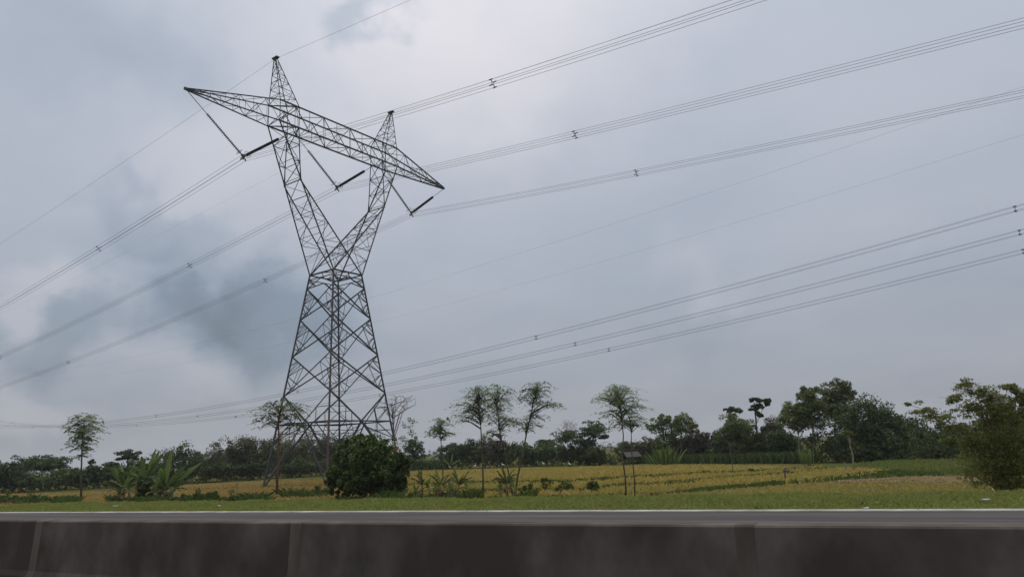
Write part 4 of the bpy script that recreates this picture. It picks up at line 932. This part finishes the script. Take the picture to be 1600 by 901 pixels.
# roadside bush close at right
def px_on(x, y, z): return gnd(x, y, z)
g = rn(-1.0, 22.2, -.7); g = px_on(1572, 792, -.7)
root = empty('roadside_bush', (g.x, g.y, -.72)); tag(root, 'loose olive roadside bush with long twigs close at the right edge', 'bush')
k = g.y / F_PX
def loc_(x, y): return np.array(at(x, y, g.y) - Vector((g.x, g.y, -.72)))
E = [(loc_(1570, 690), (60 * k, 44 * k, 44 * k)), (loc_(1592, 640), (44 * k, 40 * k, 34 * k)), (loc_(1548, 730), (62 * k, 44 * k, 36 * k)), (loc_(1600, 745), (60 * k, 44 * k, 40 * k)), (loc_(1530, 690), (40 * k, 36 * k, 26 * k)), (loc_(1550, 645), (36 * k, 36 * k, 26 * k))]
C1 = clumps(E, 520, 21000, .075, .22, .8, .40, .6, .3)
twigs = [(1508, 600, 20, 12), (1492, 622, 26, 10), (1450, 642, 30, 8), (1470, 652, 36, 9), (1425, 632, 16, 4), (1530, 612, 30, 14), (1520, 640, 36, 16), (1495, 668, 36, 12), (1545, 625, 30, 16), (1580, 605, 26, 12), (1600, 615, 22, 14), (1480, 690, 26, 12)]
C2 = clumps([(loc_(x, y), (rx * k, 24 * k, ry * k)) for x, y, rx, ry in twigs], 150, 7600, .075, .34, .45, .40, .6, .1)
mb = trunk_mb([(0, 0, -.25), loc_(1572, 740), loc_(1570, 690)], .05, .03, C1[5], lim=40, fork=.1)
for x, y, rx, ry in twigs: mb.tube([(0, 0, .1), loc_((x + 1570) / 2 + 12, (y + 780) / 2 - 20), loc_(x + rx * .6, y + 4), loc_(x - rx, y - 2)], [.018, .012, .007, .003], 5)
mb.build('stems', M['bark'], root)
obj('leaves', leaf_mesh('leaves', np.concatenate([C1[0], C2[0]]), np.concatenate([C1[1], C2[1]]), np.concatenate([C1[2], C2[2]]), np.concatenate([C1[3], C2[3]]), np.concatenate([C1[4], C2[4]])), M['l_olive'], root)

# ------------------------------------------------------------------ small things
# field hut
g = gnd(987, 724.5); hut = empty('field_hut', (g.x, g.y, FIELD - .02), .35); tag(hut, 'small open field hut with grey thatched roof beyond the rice', 'hut')
m = MB(); w, d, z0, z1 = 1.35, 1.0, 1.05, 1.75
m.add([(-w, -d, z0), (w, -d, z0), (w, d, z0), (-w, d, z0), (-w * .95, 0, z1), (w * .95, 0, z1), (-w, -d, z0 + .08), (w, -d, z0 + .08), (w, d, z0 + .08), (-w, d, z0 + .08), (-w * .95, 0, z1 + .1), (w * .95, 0, z1 + .1)],
      [(6, 7, 11, 10), (8, 9, 10, 11), (0, 4, 5, 1), (2, 5, 4, 3), (0, 1, 7, 6), (2, 3, 9, 8), (0, 6, 10, 4), (4, 10, 9, 3), (1, 5, 11, 7), (5, 2, 8, 11)])
m.build('roof', M['thatch'], hut)
for x in (-1.05, 1.05):
    for y in (-.7, .7): MB().tube([(x, y, -.15), (x, y, 1.15)], .05, 6).build('post', M['wood'], hut)
MB().box(-1.1, 1.1, -.75, .75, .42, .5).build('platform', M['wood'], hut)
# egrets standing in the rice
def egret_meshes():
    b = MB(); b.tube([(-.34, 0, .40), (-.22, 0, .46), (-.05, 0, .52), (.10, 0, .58), (.19, 0, .66), (.17, 0, .76), (.13, 0, .85), (.17, 0, .93), (.24, 0, .95), (.29, 0, .945)], [.02, .07, .11, .10, .05, .032, .03, .036, .035, .02], 8)
    l = MB(); l.tube([(0, 0, -.02), (-.02, 0, .24), (.01, 0, .48)], [.012, .014, .018], 5)
    k = MB(); k.tube([(.28, 0, .945), (.42, 0, .925)], [.016, .003], 5)
    return b.mesh('body', True), l.mesh('leg'), k.mesh('bill')
eb, elg, ebl = egret_meshes()
for x, y, rz, nm in ((703, 734.5, 2.6, 'leftmost white egret at the far rice edge'), (742, 732.5, .4, 'second white egret from the left in the rice'), (786, 731, 2.9, 'white egret beside the leaning trunks, third from the left'), (849, 729, 3.0, 'white egret left of the twin topped umbrella tree'), (890, 730.5, 2.7, 'largest white egret, below the twin topped umbrella tree')):
    p = gnd(x, y); o = empty('egret', (p.x, p.y, FIELD + .12), rz); o.scale = (.85,) * 3; tag(o, nm, 'bird', 'white egrets in the rice')
    obj('body', eb, M['white'], o); obj('bill', ebl, M['bill'], o)
    for s in (-.035, .035): obj('leg', elg, M['rag'], o, (0, s, 0))
# posts and stubs
def post(label, x, by, top, r=.05, lean=0.0, m='wood', name='wooden_post', cat='post', arms=()):
    g = gnd(x, by); k = g.y / F_PX; h = (by - top) * k; root = empty(name, (g.x, g.y, FIELD - .02)); tag(root, label, cat)
    MB().tube([(0, 0, -.2), (lean * .5 * h + .02, 0, h * .5), (lean * h, 0, h)], [r, r * .9, r * .7], 7).build('pole', M[m], root)
    for (z, L, dz, mm, rr) in arms: MB().tube([(lean * h * z - .05, 0, h * z), (lean * h * z + L, .03, h * z + dz)], [rr, rr * .8], 6).build('crosspiece', M[mm], root)
    return root
post('ragged scarecrow pole with a short arm standing on the green path', 1227, 752, 735, .07, .05, 'rag', 'scarecrow', 'scarecrow', ((.9, .35, .03, 'rag', .07), (.97, .12, .18, 'rag', .1)))
post('thin bare pole in the golden rice in front of the green tufted tree', 1147, 746, 692, .035, -.04)
post('short pale wooden stump post left of the pale dead stem', 1322, 738, 722, .08, .0, 'barkpale')
post('pale thin weathered stake in the weeds left of the reddish stem', 369, 788, 752, .05, 0.0, 'barkpale')
r_ = tree('slim pale dead stem with a small yellow green tuft before the dark round tree', 1334, [(1325, 675, 8, 3), (1330, 680, 5, 3), (1334, 692, 4, 2), (1340, 698, 4, 2)], 'umbrella', 'l_yellow', by=738, ncl=12, nleaf=320, lsize=.2, bark='barkpale', r0=.075, trunk=[(1333, 722), (1332, 708), (1328, 695), (1327, 680)], lim=5, name='dead_stem')
# litter on the verge
def litter(label, p, sx, sy):
    rs = np.random.default_rng(int(sx * 1000)); n = 9; v = [(0, 0, .02)]; f = []
    for i in range(n):
        t = 2 * math.pi * i / n; q = .7 + .5 * rs.random(); v.append((sx * q * math.cos(t), sy * q * math.sin(t), .006 + .02 * rs.random()))
    for i in range(n): f.append((0, 1 + i, 1 + (i + 1) % n))
    b = len(v); v.append((0, 0, .0)); 
    for i in range(n): v.append((v[1 + i][0] * .9, v[1 + i][1] * .9, -.02))
    for i in range(n): f.append((1 + i, b + 1 + i, b + 1 + (i + 1) % n, 1 + (i + 1) % n)); f.append((b, b + 1 + (i + 1) % n, b + 1 + i))
    me = bpy.data.meshes.new('plastic_litter'); me.from_pydata(v, [], f); me.update()
    tag(obj('plastic_litter', me, M['plastic'], None, p), label, 'litter', 'litter on the verge')
litter('white plastic scrap on the grass below the roadside bush', tuple(gnd(1541, 783.5, .02) + Vector((0, 0, .045))), .13, .08)
litter('small white scrap beside the kerb at right', tuple(gnd(1353, 796, .0) + Vector((0, 0, .03))), .07, .04)
litter('tiny white scrap on the grass left of the reddish stem', tuple(gnd(342, 793, .0) + Vector((0, 0, .07))), .07, .06)
litter('bluish white scrap on the grass below the left banana plant', tuple(gnd(180, 793, .0) + Vector((0, 0, .07))), .12, .06)
litter('pale paper scrap in the grass below the big round bush', tuple(gnd(585, 787, -.02) + Vector((0, 0, .1))), .1, .06)

# ------------------------------------------------------------------ humid air over the plain
hz = MB().box(-2500, 2500, -2500, 2500, -3.2, 52).build('haze', None)
hm = bpy.data.materials.new('humid_air'); hm.use_nodes = True; ht_ = hm.node_tree; ht_.nodes.clear()
ho = ht_.nodes.new('ShaderNodeOutputMaterial'); pv_ = ht_.nodes.new('ShaderNodeVolumePrincipled')
pv_.inputs['Color'].default_value = (.93, .96, 1, 1); pv_.inputs['Density'].default_value = .0002; pv_.inputs['Anisotropy'].default_value = .2
ht_.links.new(pv_.outputs[0], ho.inputs['Volume']); hz.data.materials.append(hm); tag(hz, kind='stuff')
